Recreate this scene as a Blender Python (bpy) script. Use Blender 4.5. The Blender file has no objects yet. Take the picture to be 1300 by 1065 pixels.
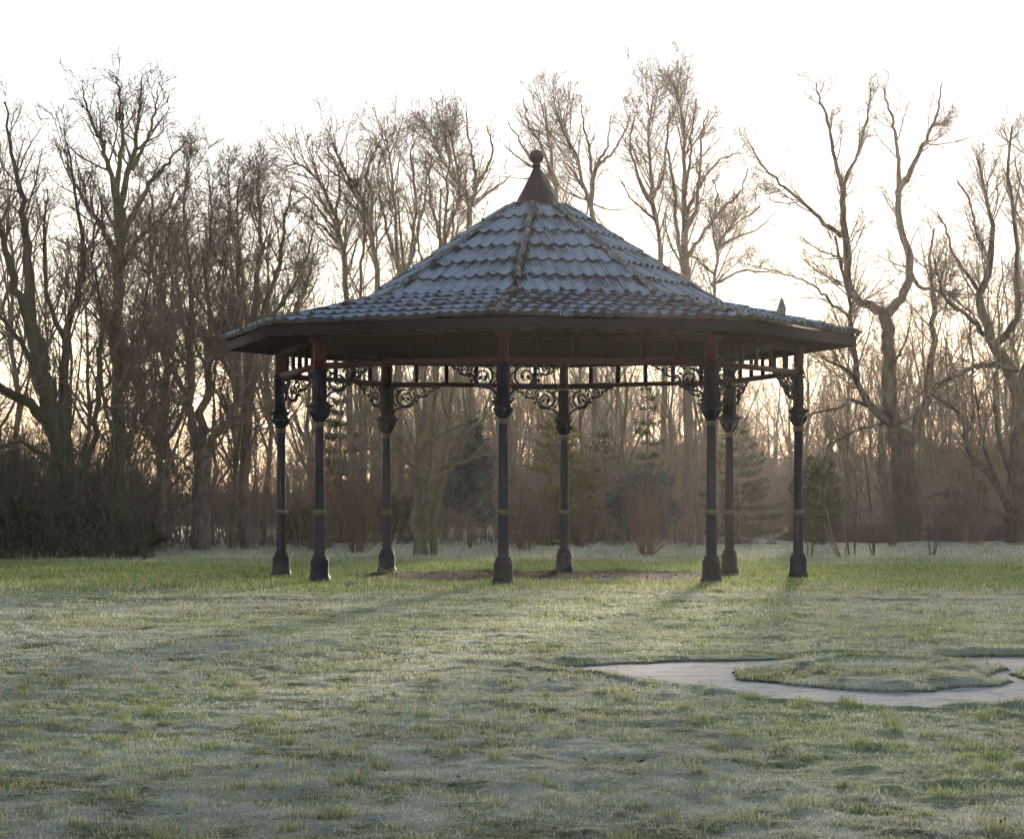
import bpy, math, random
import numpy as np
R_ = math.radians
F = 3400.0; H = 1.4; HOR = 650.0
rng = np.random.default_rng(7)
sc = bpy.context.scene
COL = sc.collection

def at(px, py, Y):
    return np.array([(px-650.0)/F*Y, Y, H+(HOR-py)/F*Y])
def gy(py):                       # distance of a ground point from its height in the picture
    return H*F/(py-HOR)

# ------------------------------------------------------------------ mesh helpers
def link(name, verts, faces_list, mat=None, parent=None, smooth=False, attrs=None, loc=None):
    """faces_list: list of int arrays (n,k)"""
    verts = np.asarray(verts, dtype=np.float32).reshape(-1, 3)
    me = bpy.data.meshes.new(name)
    fl = [np.asarray(f, dtype=np.int32) for f in faces_list if len(f)]
    me.vertices.add(len(verts)); me.vertices.foreach_set('co', verts.ravel())
    tot = np.concatenate([np.full(len(f), f.shape[1], np.int32) for f in fl])
    idx = np.concatenate([f.ravel() for f in fl])
    me.loops.add(len(idx)); me.loops.foreach_set('vertex_index', idx)
    me.polygons.add(len(tot))
    st = np.zeros(len(tot), np.int32); st[1:] = np.cumsum(tot)[:-1]
    me.polygons.foreach_set('loop_start', st)
    me.polygons.foreach_set('loop_total', tot)
    if smooth: me.polygons.foreach_set('use_smooth', np.ones(len(tot), bool))
    me.update(calc_edges=True)
    if attrs:
        for k, v in attrs.items():
            a = me.attributes.new(k, 'FLOAT', 'POINT'); a.data.foreach_set('value', np.asarray(v, np.float32))
    o = bpy.data.objects.new(name, me); COL.objects.link(o)
    if mat: me.materials.append(mat)
    if parent: o.parent = parent
    if loc is not None: o.location = loc
    return o

def tag(o, label=None, cat=None, group=None, kind=None):
    if label: o['label'] = label
    if cat: o['category'] = cat
    if group: o['group'] = group
    if kind: o['kind'] = kind
    return o

def thing(name, loc, label, cat, group=None, rz=0.0):
    o = bpy.data.objects.new(name, None); COL.objects.link(o)
    o.location = loc; o.rotation_euler = (0, 0, rz); o.empty_display_size = .2
    return tag(o, label, cat, group)

def copy_thing(root, loc, rz=0.0, s=1.0, label=None):
    r = root.copy(); COL.objects.link(r); r.location = loc; r.rotation_euler = (0, 0, rz)
    r.scale = (s, s, s) if not isinstance(s, tuple) else s
    if label: r['label'] = label
    for ch in list(root.children):
        c = ch.copy(); COL.objects.link(c); c.parent = r
        for g in list(ch.children):
            d = g.copy(); COL.objects.link(d); d.parent = c
    return r

class MB:
    """collects shapes into one mesh"""
    def __init__(s): s.v = []; s.f = {}; s.n = 0
    def add(s, v, fl):
        v = np.asarray(v, float).reshape(-1, 3)
        for f in fl:
            f = np.asarray(f, int)
            if len(f): s.f.setdefault(f.shape[1], []).append(f+s.n)
        s.v.append(v); s.n += len(v); return s
    def box(s, c, d, rz=0.0, M=None):
        x, y, z = [q/2 for q in d]
        v = np.array([[a*x, b*y, e*z] for a in (-1, 1) for b in (-1, 1) for e in (-1, 1)])
        if M is not None: v = v@np.asarray(M).T
        if rz:
            cs, sn = math.cos(rz), math.sin(rz)
            v = np.stack([v[:, 0]*cs-v[:, 1]*sn, v[:, 0]*sn+v[:, 1]*cs, v[:, 2]], 1)
        f = [[0, 1, 3, 2], [4, 6, 7, 5], [0, 4, 5, 1], [2, 3, 7, 6], [0, 2, 6, 4], [1, 5, 7, 3]]
        return s.add(v+np.array(c), [f])
    def lathe(s, prof, n=24, rot=0.0, flute=0.0, square=None):
        a = np.arange(n)*2*math.pi/n+rot
        V = []
        for (r, z) in prof:
            rr = np.full(n, r)
            if flute: rr = r*(1-flute*(np.arange(n) % 2))
            V.append(np.stack([rr*np.cos(a), rr*np.sin(a), np.full(n, z)], 1))
        V = np.concatenate(V); m = len(prof)
        i, j = np.meshgrid(np.arange(m-1), np.arange(n), indexing='ij'); i = i.ravel(); j = j.ravel(); k = (j+1) % n
        f = np.stack([i*n+j, i*n+k, (i+1)*n+k, (i+1)*n+j], 1)
        s.add(V, [f])
        c0 = np.concatenate([V[:n], [[0, 0, prof[0][1]]]]); s.add(c0, [np.stack([(np.arange(n)+1) % n, np.arange(n), np.full(n, n)], 1)])
        c1 = np.concatenate([V[-n:], [[0, 0, prof[-1][1]]]]); s.add(c1, [np.stack([np.arange(n), (np.arange(n)+1) % n, np.full(n, n)], 1)])
        return s
    def tube(s, pts, rad, n=6):
        pts = np.asarray(pts, float)[None]; rad = np.broadcast_to(np.asarray(rad, float), (pts.shape[1],))[None]
        v, f = tubes(pts, rad, n); return s.add(v, [f])
    def build(s, name, mat, parent=None, smooth=False, **k):
        return link(name, np.concatenate(s.v), [np.concatenate(x) for x in s.f.values()], mat, parent, smooth, **k)

def nrm(v): return v/np.maximum(np.linalg.norm(v, axis=-1, keepdims=True), 1e-9)

def tubes(P, Rd, sides):
    """P (N,K,3) R (N,K) -> verts, quads"""
    N, K, _ = P.shape
    T = np.empty_like(P); T[:, 1:-1] = P[:, 2:]-P[:, :-2]; T[:, 0] = P[:, 1]-P[:, 0]; T[:, -1] = P[:, -1]-P[:, -2]
    T = nrm(T)
    ax = nrm(P[:, -1]-P[:, 0])
    ref = np.where(np.abs(ax[:, 2:3]) < .8, np.array([[0, 0, 1.]]), np.array([[1., .1, 0]]))
    U = nrm(np.cross(ref[:, None, :]+0*T, T)); V = np.cross(T, U)
    a = np.arange(sides)*2*math.pi/sides
    ring = U[:, :, None, :]*np.cos(a)[None, None, :, None]+V[:, :, None, :]*np.sin(a)[None, None, :, None]
    verts = (P[:, :, None, :]+ring*Rd[:, :, None, None]).reshape(-1, 3)
    n = np.arange(N)[:, None, None]; k = np.arange(K-1)[None, :, None]; j = np.arange(sides)[None, None, :]; j2 = (j+1) % sides
    b = (n*K+k)*sides
    f = np.stack([b+j, b+j2, b+sides+j2, b+sides+j], -1).reshape(-1, 4)
    return verts, f

def resample(p, r, K):
    """smooth (Catmull-Rom) resample of a traced limb"""
    p = np.asarray(p, float); r = np.asarray(r, float); n = len(p)
    q = np.vstack([2*p[0]-p[1], p, 2*p[-1]-p[-2]])
    t = np.linspace(0, n-1-1e-6, K); i = t.astype(int); u = (t-i)[:, None]
    p0, p1, p2, p3 = q[i], q[i+1], q[i+2], q[i+3]
    out = .5*((2*p1)+(-p0+p2)*u+(2*p0-5*p1+4*p2-p3)*u**2+(-p0+3*p1-3*p2+p3)*u**3)
    return out, np.interp(t, np.arange(n), r)

def spawn(P, Rd, g, spacing, frac, ang=(40, 12), tmin=.15, K=4, wig=.12, trop=.1, rr=.6, rmin=.004, lmin=.0, lmax=9., taper=.35, maxn=60):
    """children of a set of branches"""
    L = np.linalg.norm(np.diff(P, axis=1), axis=2).sum(1)
    n = np.clip(np.round(L*(1-tmin)/spacing*g.uniform(.7, 1.3, len(L))), 1, maxn).astype(int)
    idx = np.repeat(np.arange(len(P)), n)
    m = len(idx); Kp = P.shape[1]
    t = tmin+(1-tmin)*g.uniform(0, 1, m)**.85
    x = t*(Kp-1); i = np.minimum(x.astype(int), Kp-2); u = (x-i)[:, None]
    st = P[idx, i]*(1-u)+P[idx, i+1]*u
    T = nrm(P[idx, i+1]-P[idx, i])
    r0 = Rd[idx, i]*(1-u[:, 0])+Rd[idx, i+1]*u[:, 0]
    th = np.radians(np.clip(g.normal(ang[0], ang[1], m), 12, 95))
    rnd = nrm(np.cross(T, g.normal(size=(m, 3))))
    d = nrm(T*np.cos(th)[:, None]+rnd*np.sin(th)[:, None])
    ln = np.clip(L[idx]*frac*(1.12-.75*t)*g.uniform(.6, 1.35, m), lmin, lmax)
    rad = np.maximum(np.minimum(r0*rr, ln*.012+rmin), rmin)
    out = np.empty((m, K, 3)); out[:, 0] = st
    step = (ln/(K-1))[:, None]
    for k in range(1, K):
        out[:, k] = out[:, k-1]+d*step
        d = nrm(d+g.normal(size=(m, 3))*wig+np.array([0, 0, trop]))
    Rr = rad[:, None]*np.linspace(1, taper, K)[None, :]
    return out, np.maximum(Rr, rmin*.6)

def pack(parts):
    V = []; Fq = []; n = 0
    for P, Rd, s in parts:
        v, f = tubes(P, Rd, s); V.append(v); Fq.append(f+n); n += len(v)
    return np.concatenate(V), np.concatenate(Fq)

# ------------------------------------------------------------------ 2-D value noise
def vnoise(x, y, seed=0):
    xi = np.floor(x).astype(np.int64); yi = np.floor(y).astype(np.int64)
    fx = x-xi; fy = y-yi; fx = fx*fx*(3-2*fx); fy = fy*fy*(3-2*fy)
    def h(a, b):
        q = (a*374761393+b*668265263+seed*974711) & 0xffffffff
        q = ((q ^ (q >> 13))*1274126177) & 0xffffffff
        return ((q ^ (q >> 16)) & 0xffff)/65535.0
    return (h(xi, yi)*(1-fx)+h(xi+1, yi)*fx)*(1-fy)+(h(xi, yi+1)*(1-fx)+h(xi+1, yi+1)*fx)*fy
def fbm(x, y, o=4, seed=0):
    s = 0; a = .5
    for k in range(o): s = s+a*vnoise(x*2**k, y*2**k, seed+k*17); a *= .5
    return s/(1-.5**o)
def sstep(a, b, x):
    t = np.clip((x-a)/(b-a), 0, 1); return t*t*(3-2*t)

# ------------------------------------------------------------------ materials
def mat(name, build):
    m = bpy.data.materials.new(name); m.use_nodes = True
    nt = m.node_tree; nt.nodes.clear()
    out = nt.nodes.new('ShaderNodeOutputMaterial')
    class N: pass
    def nd(t, **kw):
        n = nt.nodes.new(t)
        for k, v in kw.items():
            if k.startswith('_'): setattr(n, k[1:], v)
            else:
                key = k.replace('__', ' ')
                n.inputs[key].default_value = v
        return n
    L = lambda a, b: nt.links.new(a, b)
    sh = build(nt, nd, L)
    L(sh, out.inputs['Surface']); return m

def c4(c): return (c[0], c[1], c[2], 1.0)
def noise(nd, L, scale, detail=5, rough=.6, coord=None, vec=None):
    n = nd('ShaderNodeTexNoise'); n.inputs['Scale'].default_value = scale; n.inputs['Detail'].default_value = detail
    n.inputs['Roughness'].default_value = rough
    if vec is not None: L(vec, n.inputs['Vector'])
    return n.outputs['Fac']
def ramp(nd, L, fac, stops):
    r = nd('ShaderNodeValToRGB'); cr = r.color_ramp
    while len(cr.elements) < len(stops): cr.elements.new(.5)
    for e, (p, c) in zip(cr.elements, stops):
        e.position = p; e.color = c4(c) if not isinstance(c, (int, float)) else (c, c, c, 1)
    L(fac, r.inputs['Fac']); return r.outputs['Color']
def mixc(nd, L, fac, a, b, mode='MIX'):
    m = nd('ShaderNodeMix', _data_type='RGBA', _blend_type=mode)
    for s, v in ((m.inputs['Factor'], fac), (m.inputs['A'], a), (m.inputs['B'], b)) if False else ():
        pass
    fi, ai, bi = m.inputs[0], m.inputs[6], m.inputs[7]
    for s, v in ((fi, fac), (ai, a), (bi, b)):
        if isinstance(v, (int, float)): s.default_value = v
        elif isinstance(v, tuple): s.default_value = c4(v)
        else: L(v, s)
    return m.outputs[2]
def math_(nd, L, op, a, b=None, clamp=False):
    m = nd('ShaderNodeMath', _operation=op, _use_clamp=clamp)
    for k, v in ((0, a), (1, b)):
        if v is None: continue
        if isinstance(v, (int, float)): m.inputs[k].default_value = v
        else: L(v, m.inputs[k])
    return m.outputs[0]
def pos(nd, obj=False):
    if obj: return nd('ShaderNodeTexCoord').outputs['Object']
    return nd('ShaderNodeNewGeometry').outputs['Position']
def bump(nd, L, h, strength=.5, dist=.01):
    b = nd('ShaderNodeBump'); b.inputs['Strength'].default_value = strength; b.inputs['Distance'].default_value = dist
    L(h, b.inputs['Height']); return b.outputs['Normal']
def princ(nd, L, col, rough=.8, normal=None, spec=.3, metal=0.):
    p = nd('ShaderNodeBsdfPrincipled')
    if isinstance(col, tuple): p.inputs['Base Color'].default_value = c4(col)
    else: L(col, p.inputs['Base Color'])
    if isinstance(rough, (int, float)): p.inputs['Roughness'].default_value = rough
    else: L(rough, p.inputs['Roughness'])
    p.inputs['Specular IOR Level'].default_value = spec; p.inputs['Metallic'].default_value = metal
    if normal is not None: L(normal, p.inputs['Normal'])
    return p.outputs[0]

def m_bark(name, c1, c2, moss=None, sc_=6.0, rough=.9):
    def b(nt, nd, L):
        tc = pos(nd, True)
        mp = nd('ShaderNodeMapping'); mp.inputs['Scale'].default_value = (1, 1, .25); L(tc, mp.inputs['Vector'])
        n = noise(nd, L, sc_, 6, .65, vec=mp.outputs[0])
        c = ramp(nd, L, n, [(.3, c1), (.7, c2)])
        if moss:
            n2 = noise(nd, L, .9, 3, .5, vec=tc)
            c = mixc(nd, L, ramp(nd, L, n2, [(.4, 0), (.65, .75)]), c, moss)
        return princ(nd, L, c, rough, bump(nd, L, n, .6, .03), .15)
    return mat(name, b)
def m_leaf(name, c1, c2, trans=.3, sc_=1.5, frost=None):
    def b(nt, nd, L):
        g = nd('ShaderNodeNewGeometry')
        n = noise(nd, L, sc_, 4, .6, vec=g.outputs['Position'])
        a = math_(nd, L, 'ADD', math_(nd, L, 'MULTIPLY', n, .7), math_(nd, L, 'MULTIPLY', g.outputs['Random Per Island'], .35))
        c = ramp(nd, L, a, [(.3, c1), (.72, c2)])
        if frost:
            n3 = noise(nd, L, 5.0, 3, .6, vec=g.outputs['Position'])
            c = mixc(nd, L, ramp(nd, L, n3, [(.45, 0), (.7, .8)]), c, frost)
        p = princ(nd, L, c, .75, None, .2)
        t = nd('ShaderNodeBsdfTranslucent'); L(c, t.inputs['Color'])
        m = nd('ShaderNodeMixShader'); m.inputs[0].default_value = trans; L(p, m.inputs[1]); L(t.outputs[0], m.inputs[2])
        return m.outputs[0]
    return mat(name, b)

M = {}
M['bark'] = m_bark('bark', (.09, .078, .062), (.27, .235, .185))  # bark lightened so its colour stands in for distance haze
M['bark_mid'] = m_bark('bark_mid', (.05, .042, .034), (.16, .135, .105))
M['bark_green'] = m_bark('bark_green', (.09, .088, .055), (.22, .21, .14), (.15, .18, .065))
M['bark_dark'] = m_bark('bark_dark', (.045, .042, .034), (.13, .12, .095), (.08, .10, .05))
M['twig'] = m_bark('twig', (.13, .10, .075), (.28, .22, .17))  # twigs lightened too, haze put into the colour
M['twig_red'] = m_bark('twig_red', (.12, .075, .055), (.24, .15, .11))
M['thicket'] = m_bark('thicket', (.12, .098, .072), (.32, .26, .19), None, 1.2)  # paler wood colour makes up for thin haze
M['needle'] = m_leaf('needle', (.030, .046, .020), (.10, .13, .045), .25)
M['needle_gold'] = m_leaf('needle_gold', (.07, .075, .02), (.25, .23, .07), .35)
M['needle_blue'] = m_leaf('needle_blue', (.05, .068, .055), (.14, .18, .155), .2)
M['holly'] = m_leaf('holly', (.020, .030, .013), (.07, .09, .04), .15)
M['brown_leaf'] = m_leaf('brown_leaf', (.03, .020, .015), (.20, .15, .10), .2, 3)

# attribute driven turf: frost 0..1, green 0..1, soil 0..1
def m_ground():
    def b(nt, nd, L):
        P = pos(nd)
        def A(k):
            a = nd('ShaderNodeAttribute'); a.attribute_name = k; return a.outputs['Fac']
        n1 = noise(nd, L, 1.7, 6, .65, vec=P); n2 = noise(nd, L, 14, 5, .7, vec=P); n3 = noise(nd, L, 75, 4, .8, vec=P)
        base = ramp(nd, L, n2, [(.3, (.08, .11, .045)), (.55, (.19, .24, .10)), (.75, (.38, .35, .20))])
        fr = ramp(nd, L, n3, [(.36, (.16, .21, .12)), (.5, (.62, .68, .56)), (.64, (.92, .94, .88))])
        f = math_(nd, L, 'ADD', A('frost'), math_(nd, L, 'MULTIPLY', math_(nd, L, 'SUBTRACT', n2, .5), 2.2))
        f = math_(nd, L, 'MULTIPLY', ramp(nd, L, f, [(.25, 0), (.7, .95)]), A('frost'), True)
        c = mixc(nd, L, f, base, fr)
        grn = ramp(nd, L, n2, [(.3, (.07, .13, .012)), (.7, (.22, .36, .045))])
        c = mixc(nd, L, A('green'), c, grn)
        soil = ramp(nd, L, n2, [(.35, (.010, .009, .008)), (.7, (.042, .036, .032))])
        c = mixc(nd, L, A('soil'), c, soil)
        h = math_(nd, L, 'ADD', math_(nd, L, 'MULTIPLY', n3, .5), n2)
        return princ(nd, L, c, .95, bump(nd, L, h, .9, .05), .1)
    return mat('turf', b)
M['turf'] = m_ground()
def m_grass():
    def b(nt, nd, L):
        P = pos(nd)
        def A(k):
            a = nd('ShaderNodeAttribute'); a.attribute_name = k; return a.outputs['Fac']
        g = nd('ShaderNodeNewGeometry'); rnd = g.outputs['Random Per Island']
        green = ramp(nd, L, rnd, [(0, (.10, .19, .02)), (.55, (.26, .41, .05)), (.85, (.50, .56, .12)), (1, (.55, .48, .25))])
        dull = ramp(nd, L, rnd, [(0, (.12, .18, .06)), (.45, (.35, .45, .19)), (.8, (.70, .63, .40)), (1, (.34, .23, .13))])
        c = mixc(nd, L, A('green'), dull, green)
        fr = ramp(nd, L, rnd, [(0, (.42, .52, .40)), (.35, (.76, .83, .70)), (1, (.95, .96, .90))])
        f = math_(nd, L, 'MULTIPLY', A('frost'), math_(nd, L, 'ADD', math_(nd, L, 'MULTIPLY', A('tip'), .7), .3), True)
        c = mixc(nd, L, f, c, fr)
        p = princ(nd, L, c, .8, None, .15)
        t = nd('ShaderNodeBsdfTranslucent'); L(c, t.inputs['Color'])
        m = nd('ShaderNodeMixShader'); m.inputs[0].default_value = .4; L(p, m.inputs[1]); L(t.outputs[0], m.inputs[2])
        return m.outputs[0]
    return mat('grass_blade', b)
M['grass'] = m_grass()
def m_path(nt, nd, L):
    P = pos(nd)
    n1 = noise(nd, L, .9, 5, .6, vec=P); n2 = noise(nd, L, 25, 5, .7, vec=P); n3 = noise(nd, L, 120, 2, .6, vec=P)
    c = ramp(nd, L, n1, [(.3, (.36, .42, .43)), (.7, (.50, .57, .58))])
    c = mixc(nd, L, ramp(nd, L, n2, [(.35, .75), (.5, 0)]), c, (.15, .135, .12))
    c = mixc(nd, L, ramp(nd, L, n3, [(.52, 0), (.66, .6)]), c, (.62, .65, .68))
    n4 = noise(nd, L, 2.6, 6, .7, vec=P)
    c = mixc(nd, L, ramp(nd, L, n4, [(.38, .5), (.50, 0)]), c, (.12, .12, .11))
    return princ(nd, L, c, .95, bump(nd, L, n2, .6, .012), .08)
M['path'] = mat('frosty_tarmac', m_path)
def m_bank(nt, nd, L):
    P = pos(nd); n = noise(nd, L, 9, 6, .75, vec=P)
    c = ramp(nd, L, n, [(.3, (.05, .030, .024)), (.55, (.12, .075, .058)), (.75, (.22, .14, .10))])
    return princ(nd, L, c, .95, bump(nd, L, n, 1., .15), .1)
M['bank'] = mat('leaf_mould', m_bank)
def m_hill(nt, nd, L):
    P = pos(nd); n = noise(nd, L, .35, 8, .75, vec=P)
    c = ramp(nd, L, n, [(.3, (.10, .084, .06)), (.7, (.24, .20, .145))])
    return princ(nd, L, c, .95, bump(nd, L, n, 1., 2.), .05)
M['hill'] = mat('wooded_slope', m_hill)
def m_iron(nt, nd, L):
    P = pos(nd, True); n = noise(nd, L, 9, 6, .7, vec=P); n2 = noise(nd, L, 38, 4, .7, vec=P)
    c = ramp(nd, L, n, [(.35, (.007, .011, .028)), (.62, (.013, .020, .045)), (.78, (.06, .075, .11))])
    c = mixc(nd, L, ramp(nd, L, n2, [(.62, 0), (.70, .8)]), c, (.10, .045, .028))
    return princ(nd, L, c, ramp(nd, L, n2, [(.3, .35), (.7, .7)]), bump(nd, L, n2, .35, .004), .28)
M['iron'] = mat('navy_paint', m_iron)
def m_red(nt, nd, L):
    P = pos(nd, True); n = noise(nd, L, 12, 6, .7, vec=P)
    c = ramp(nd, L, n, [(.3, (.028, .005, .008)), (.6, (.062, .010, .014)), (.8, (.035, .018, .018))])
    return princ(nd, L, c, .6, bump(nd, L, n, .3, .004), .4)
M['red'] = mat('faded_red_paint', m_red)
def m_fascia(nt, nd, L):
    P = pos(nd, True)
    mp = nd('ShaderNodeMapping'); mp.inputs['Scale'].default_value = (.6, .6, 9); L(P, mp.inputs['Vector'])
    n = noise(nd, L, 3, 6, .65, vec=mp.outputs[0])
    c = ramp(nd, L, n, [(.3, (.007, .007, .015)), (.7, (.022, .018, .028))])
    return princ(nd, L, c, .7, bump(nd, L, n, .4, .01), .15)
M['fascia'] = mat('dull_maroon_timber', m_fascia)
def m_soffit(nt, nd, L):
    P = pos(nd, True)
    n = noise(nd, L, 4, 6, .65, vec=P)
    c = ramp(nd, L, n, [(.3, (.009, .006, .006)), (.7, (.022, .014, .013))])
    return princ(nd, L, c, .8, None, .2)
M['soffit'] = mat('dark_boards', m_soffit)
def m_tile(nt, nd, L):
    P = pos(nd, True)
    def A(k):
        a = nd('ShaderNodeAttribute'); a.attribute_name = k; return a.outputs['Fac']
    n = noise(nd, L, 5, 6, .7, vec=P); n2 = noise(nd, L, 28, 5, .75, vec=P); n0 = noise(nd, L, .8, 3, .5, vec=P)
    base = ramp(nd, L, n2, [(.3, (.035, .034, .034)), (.7, (.095, .088, .08))])
    moss = ramp(nd, L, n2, [(.3, (.020, .026, .014)), (.7, (.065, .075, .04))])
    base = mixc(nd, L, math_(nd, L, 'MULTIPLY', A('moss'), ramp(nd, L, n, [(.35, .2), (.6, 1)]), True), base, moss)
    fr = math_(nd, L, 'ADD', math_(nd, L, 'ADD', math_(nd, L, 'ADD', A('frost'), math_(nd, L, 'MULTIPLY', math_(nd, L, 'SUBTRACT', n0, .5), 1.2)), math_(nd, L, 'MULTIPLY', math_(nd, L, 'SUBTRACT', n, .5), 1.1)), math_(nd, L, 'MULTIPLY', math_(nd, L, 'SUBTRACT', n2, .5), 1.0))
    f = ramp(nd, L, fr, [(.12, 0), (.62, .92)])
    c = mixc(nd, L, f, base, (.31, .45, .59))  # frost tinted blue: the sky's blue light is put into its colour
    return princ(nd, L, c, .7, bump(nd, L, n2, .4, .008), .3)
M['tile'] = mat('frosted_roof_tile', m_tile)
def m_ridge(nt, nd, L):
    P = pos(nd, True)
    n = noise(nd, L, 7, 6, .7, vec=P)
    c = ramp(nd, L, n, [(.3, (.07, .072, .075)), (.5, (.17, .18, .19)), (.68, (.42, .47, .52))])
    return princ(nd, L, c, .8, bump(nd, L, n, .5, .01), .3)
M['ridge'] = mat('weathered_ridge_tile', m_ridge)
def m_spire(nt, nd, L):
    P = pos(nd, True)
    n = noise(nd, L, 9, 6, .7, vec=P)
    c = ramp(nd, L, n, [(.3, (.016, .011, .013)), (.7, (.042, .028, .030))])
    return princ(nd, L, c, .6, bump(nd, L, n, .4, .008), .4)
M['spire'] = mat('weathered_copper_brown', m_spire)
def flat(name, c, rough=.7):
    return mat(name, lambda nt, nd, L: princ(nd, L, ramp(nd, L, noise(nd, L, 30, 4, .6, vec=pos(nd, True)), [(.3, tuple(x*.7 for x in c)), (.7, c)]), rough))
M['white'] = flat('white_scrap', (.75, .75, .72))
M['cream'] = flat('cream_paint', (.22, .21, .17))
M['verdigris'] = flat('verdigris', (.13, .16, .12))
M['yellow'] = flat('yellow_scrap', (.7, .6, .2))
M['stone'] = flat('stone', (.4, .42, .38))

# ------------------------------------------------------------------ path outline (on the ground)
def g2(px, py): Y = gy(py); return ((px-650)/F*Y, Y)
OUTER = [g2(*p) for p in [(715,848),(780,844),(860,841),(930,840),(1000,838),(1100,836),(1200,835),(1330,834),(1460,836),(1560,852),(1500,890),(1400,900),(1300,897),(1240,897),(1190,900),(1150,903),(1110,901),(1060,896),(1000,889),(940,880),(900,873),(860,867),(800,861),(740,855)]]
ISLE = [g2(*p) for p in [(925,858),(945,848),(985,842),(1000,837.5),(1060,834.5),(1130,834.5),(1190,836),(1250,842),(1287,851),(1262,855),(1245,858),(1290,866),(1281,872),(1230,874),(1180,879),(1120,880),(1050,875),(990,869),(940,865)]]
ISLE2 = [g2(*p) for p in [(1283,856),(1310,850),(1400,849),(1420,858),(1380,868),(1310,866)]]
def sdf(poly, X, Y):
    p = np.array(poly); d = np.full(X.shape, 1e9); ins = np.zeros(X.shape, bool)
    for i in range(len(p)):
        a = p[i]; b = p[(i+1) % len(p)]
        ex, ey = b-a; wx = X-a[0]; wy = Y-a[1]
        t = np.clip((wx*ex+wy*ey)/(ex*ex+ey*ey), 0, 1)
        d = np.minimum(d, (wx-ex*t)**2+(wy-ey*t)**2)
        c = ((a[1] > Y) != (b[1] > Y)) & (X < (b[0]-a[0])*(Y-a[1])/(b[1]-a[1]+1e-12)+a[0])
        ins ^= c
    return np.where(ins, -1, 1)*np.sqrt(d)
def path_d(X, Y):            # negative on the path
    w = (fbm(X*3, Y*3, 3, 5)-.5)*.22
    s = np.full(X.shape, 5.0)
    m = (X > -1) & (X < 12) & (Y > 16) & (Y < 30)
    if m.any():
        x, y = X[m], Y[m]
        s[m] = np.maximum(np.maximum(sdf(OUTER, x, y), -sdf(ISLE, x, y)), -sdf(ISLE2, x, y))
    return s+w
BX, BY = .52, 56.6          # middle of the bandstand

def masks(X, Y):
    n1 = fbm(X*.35, Y*.22, 4, 11); n2 = fbm(X*1.6, Y*.9, 4, 23); n3 = fbm(X*.12, Y*.5, 3, 31)
    green = sstep(42, 52, Y+(n2-.5)*9+(n1-.5)*8)*(1-sstep(68, 82, Y+(n1-.5)*14))*(.72+.5*(n2-.3))
    n4 = fbm(X*5, Y*2.6, 3, 51)
    frost = (1-green*.9)*np.clip(.76+(n1-.5)*.5+(n2-.5)*.9+(n4-.5)*1.1, 0, 1)
    frost = np.where(Y > 76, np.clip(frost+.1, 0, 1), frost)
    gpatch = sstep(.50, .75, n1+(n3-.5)*.5+(n2-.5)*.4)*.55
    green = np.clip(np.maximum(green, gpatch*(1-sstep(76, 80, Y)*.5)), 0, 1)
    # bare trodden soil under the roof
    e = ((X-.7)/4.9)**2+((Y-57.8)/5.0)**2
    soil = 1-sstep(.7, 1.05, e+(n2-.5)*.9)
    # furrow in front of the bandstand
    fur = np.exp(-((Y-41.6-(fbm(X*.15, X*0, 2, 3)-.5)*1.2)/.24)**2)*sstep(.25, .42, fbm(X*.5, X*0+3, 2, 8))
    return frost, green, soil, fur

def ground_z(X, Y):
    frost, green, soil, fur = masks(X, Y)
    z = (fbm(X*.5, Y*.35, 3, 2)-.5)*.10+(fbm(X*3.1, Y*2.2, 3, 6)-.5)*.05+(fbm(X*8, Y*8, 2, 9)-.5)*.032
    z = z*(1-soil*.6)-fur*.06-soil*.03
    z += sstep(82, 100, Y)*(fbm(X*.6, Y*.5, 3, 15)-.45)*.28
    d = path_d(X, Y)
    z = z+.035
    z = np.where(d < .5, z*sstep(-.02, .4, d)+.022*sstep(-.04, .05, d)-.05*(1-sstep(-.05, .04, d)), z)
    return z

def lines(segs):
    out = []
    for a, b, s in segs: out += list(np.arange(a, b, s))
    return np.array(out)
ys = lines([(-60, 8, 6), (8, 30, .06), (30, 48, .12), (48, 100, .25), (100, 140, .8), (140, 470, 12)])
xr = lines([(0, 8, .06), (8, 22, .25), (22, 60, 1.2), (60, 260, 20)])
xs = np.concatenate([-xr[1:][::-1], xr])
XX, YY = np.meshgrid(xs, ys)
fr, gr, so, fu = masks(XX, YY)
ZZ = ground_z(XX, YY)
dpath = path_d(XX, YY)
edge = np.exp(-((dpath+.01)/.05)**2)
nx, ny = len(xs), len(ys)
i, j = np.meshgrid(np.arange(ny-1), np.arange(nx-1), indexing='ij')
q = (i*nx+j).ravel()
GF = np.stack([q, q+1, q+1+nx, q+nx], 1)
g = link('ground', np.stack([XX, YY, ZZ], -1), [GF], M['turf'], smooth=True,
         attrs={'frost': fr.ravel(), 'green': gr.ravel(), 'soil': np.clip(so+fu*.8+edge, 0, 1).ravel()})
tag(g, kind='structure')
# the tarmac: a flat sheet the turf is cut down to
pv = []
outer = np.array(OUTER); cen = np.array([4.0, 22.4])
pl = [(1-1.10)*cen+1.10*p for p in outer]
g = link('path', [[p[0], p[1], .004] for p in pl], [np.arange(len(pl))[None]], M['path'])
tag(g, kind='structure')

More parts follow.
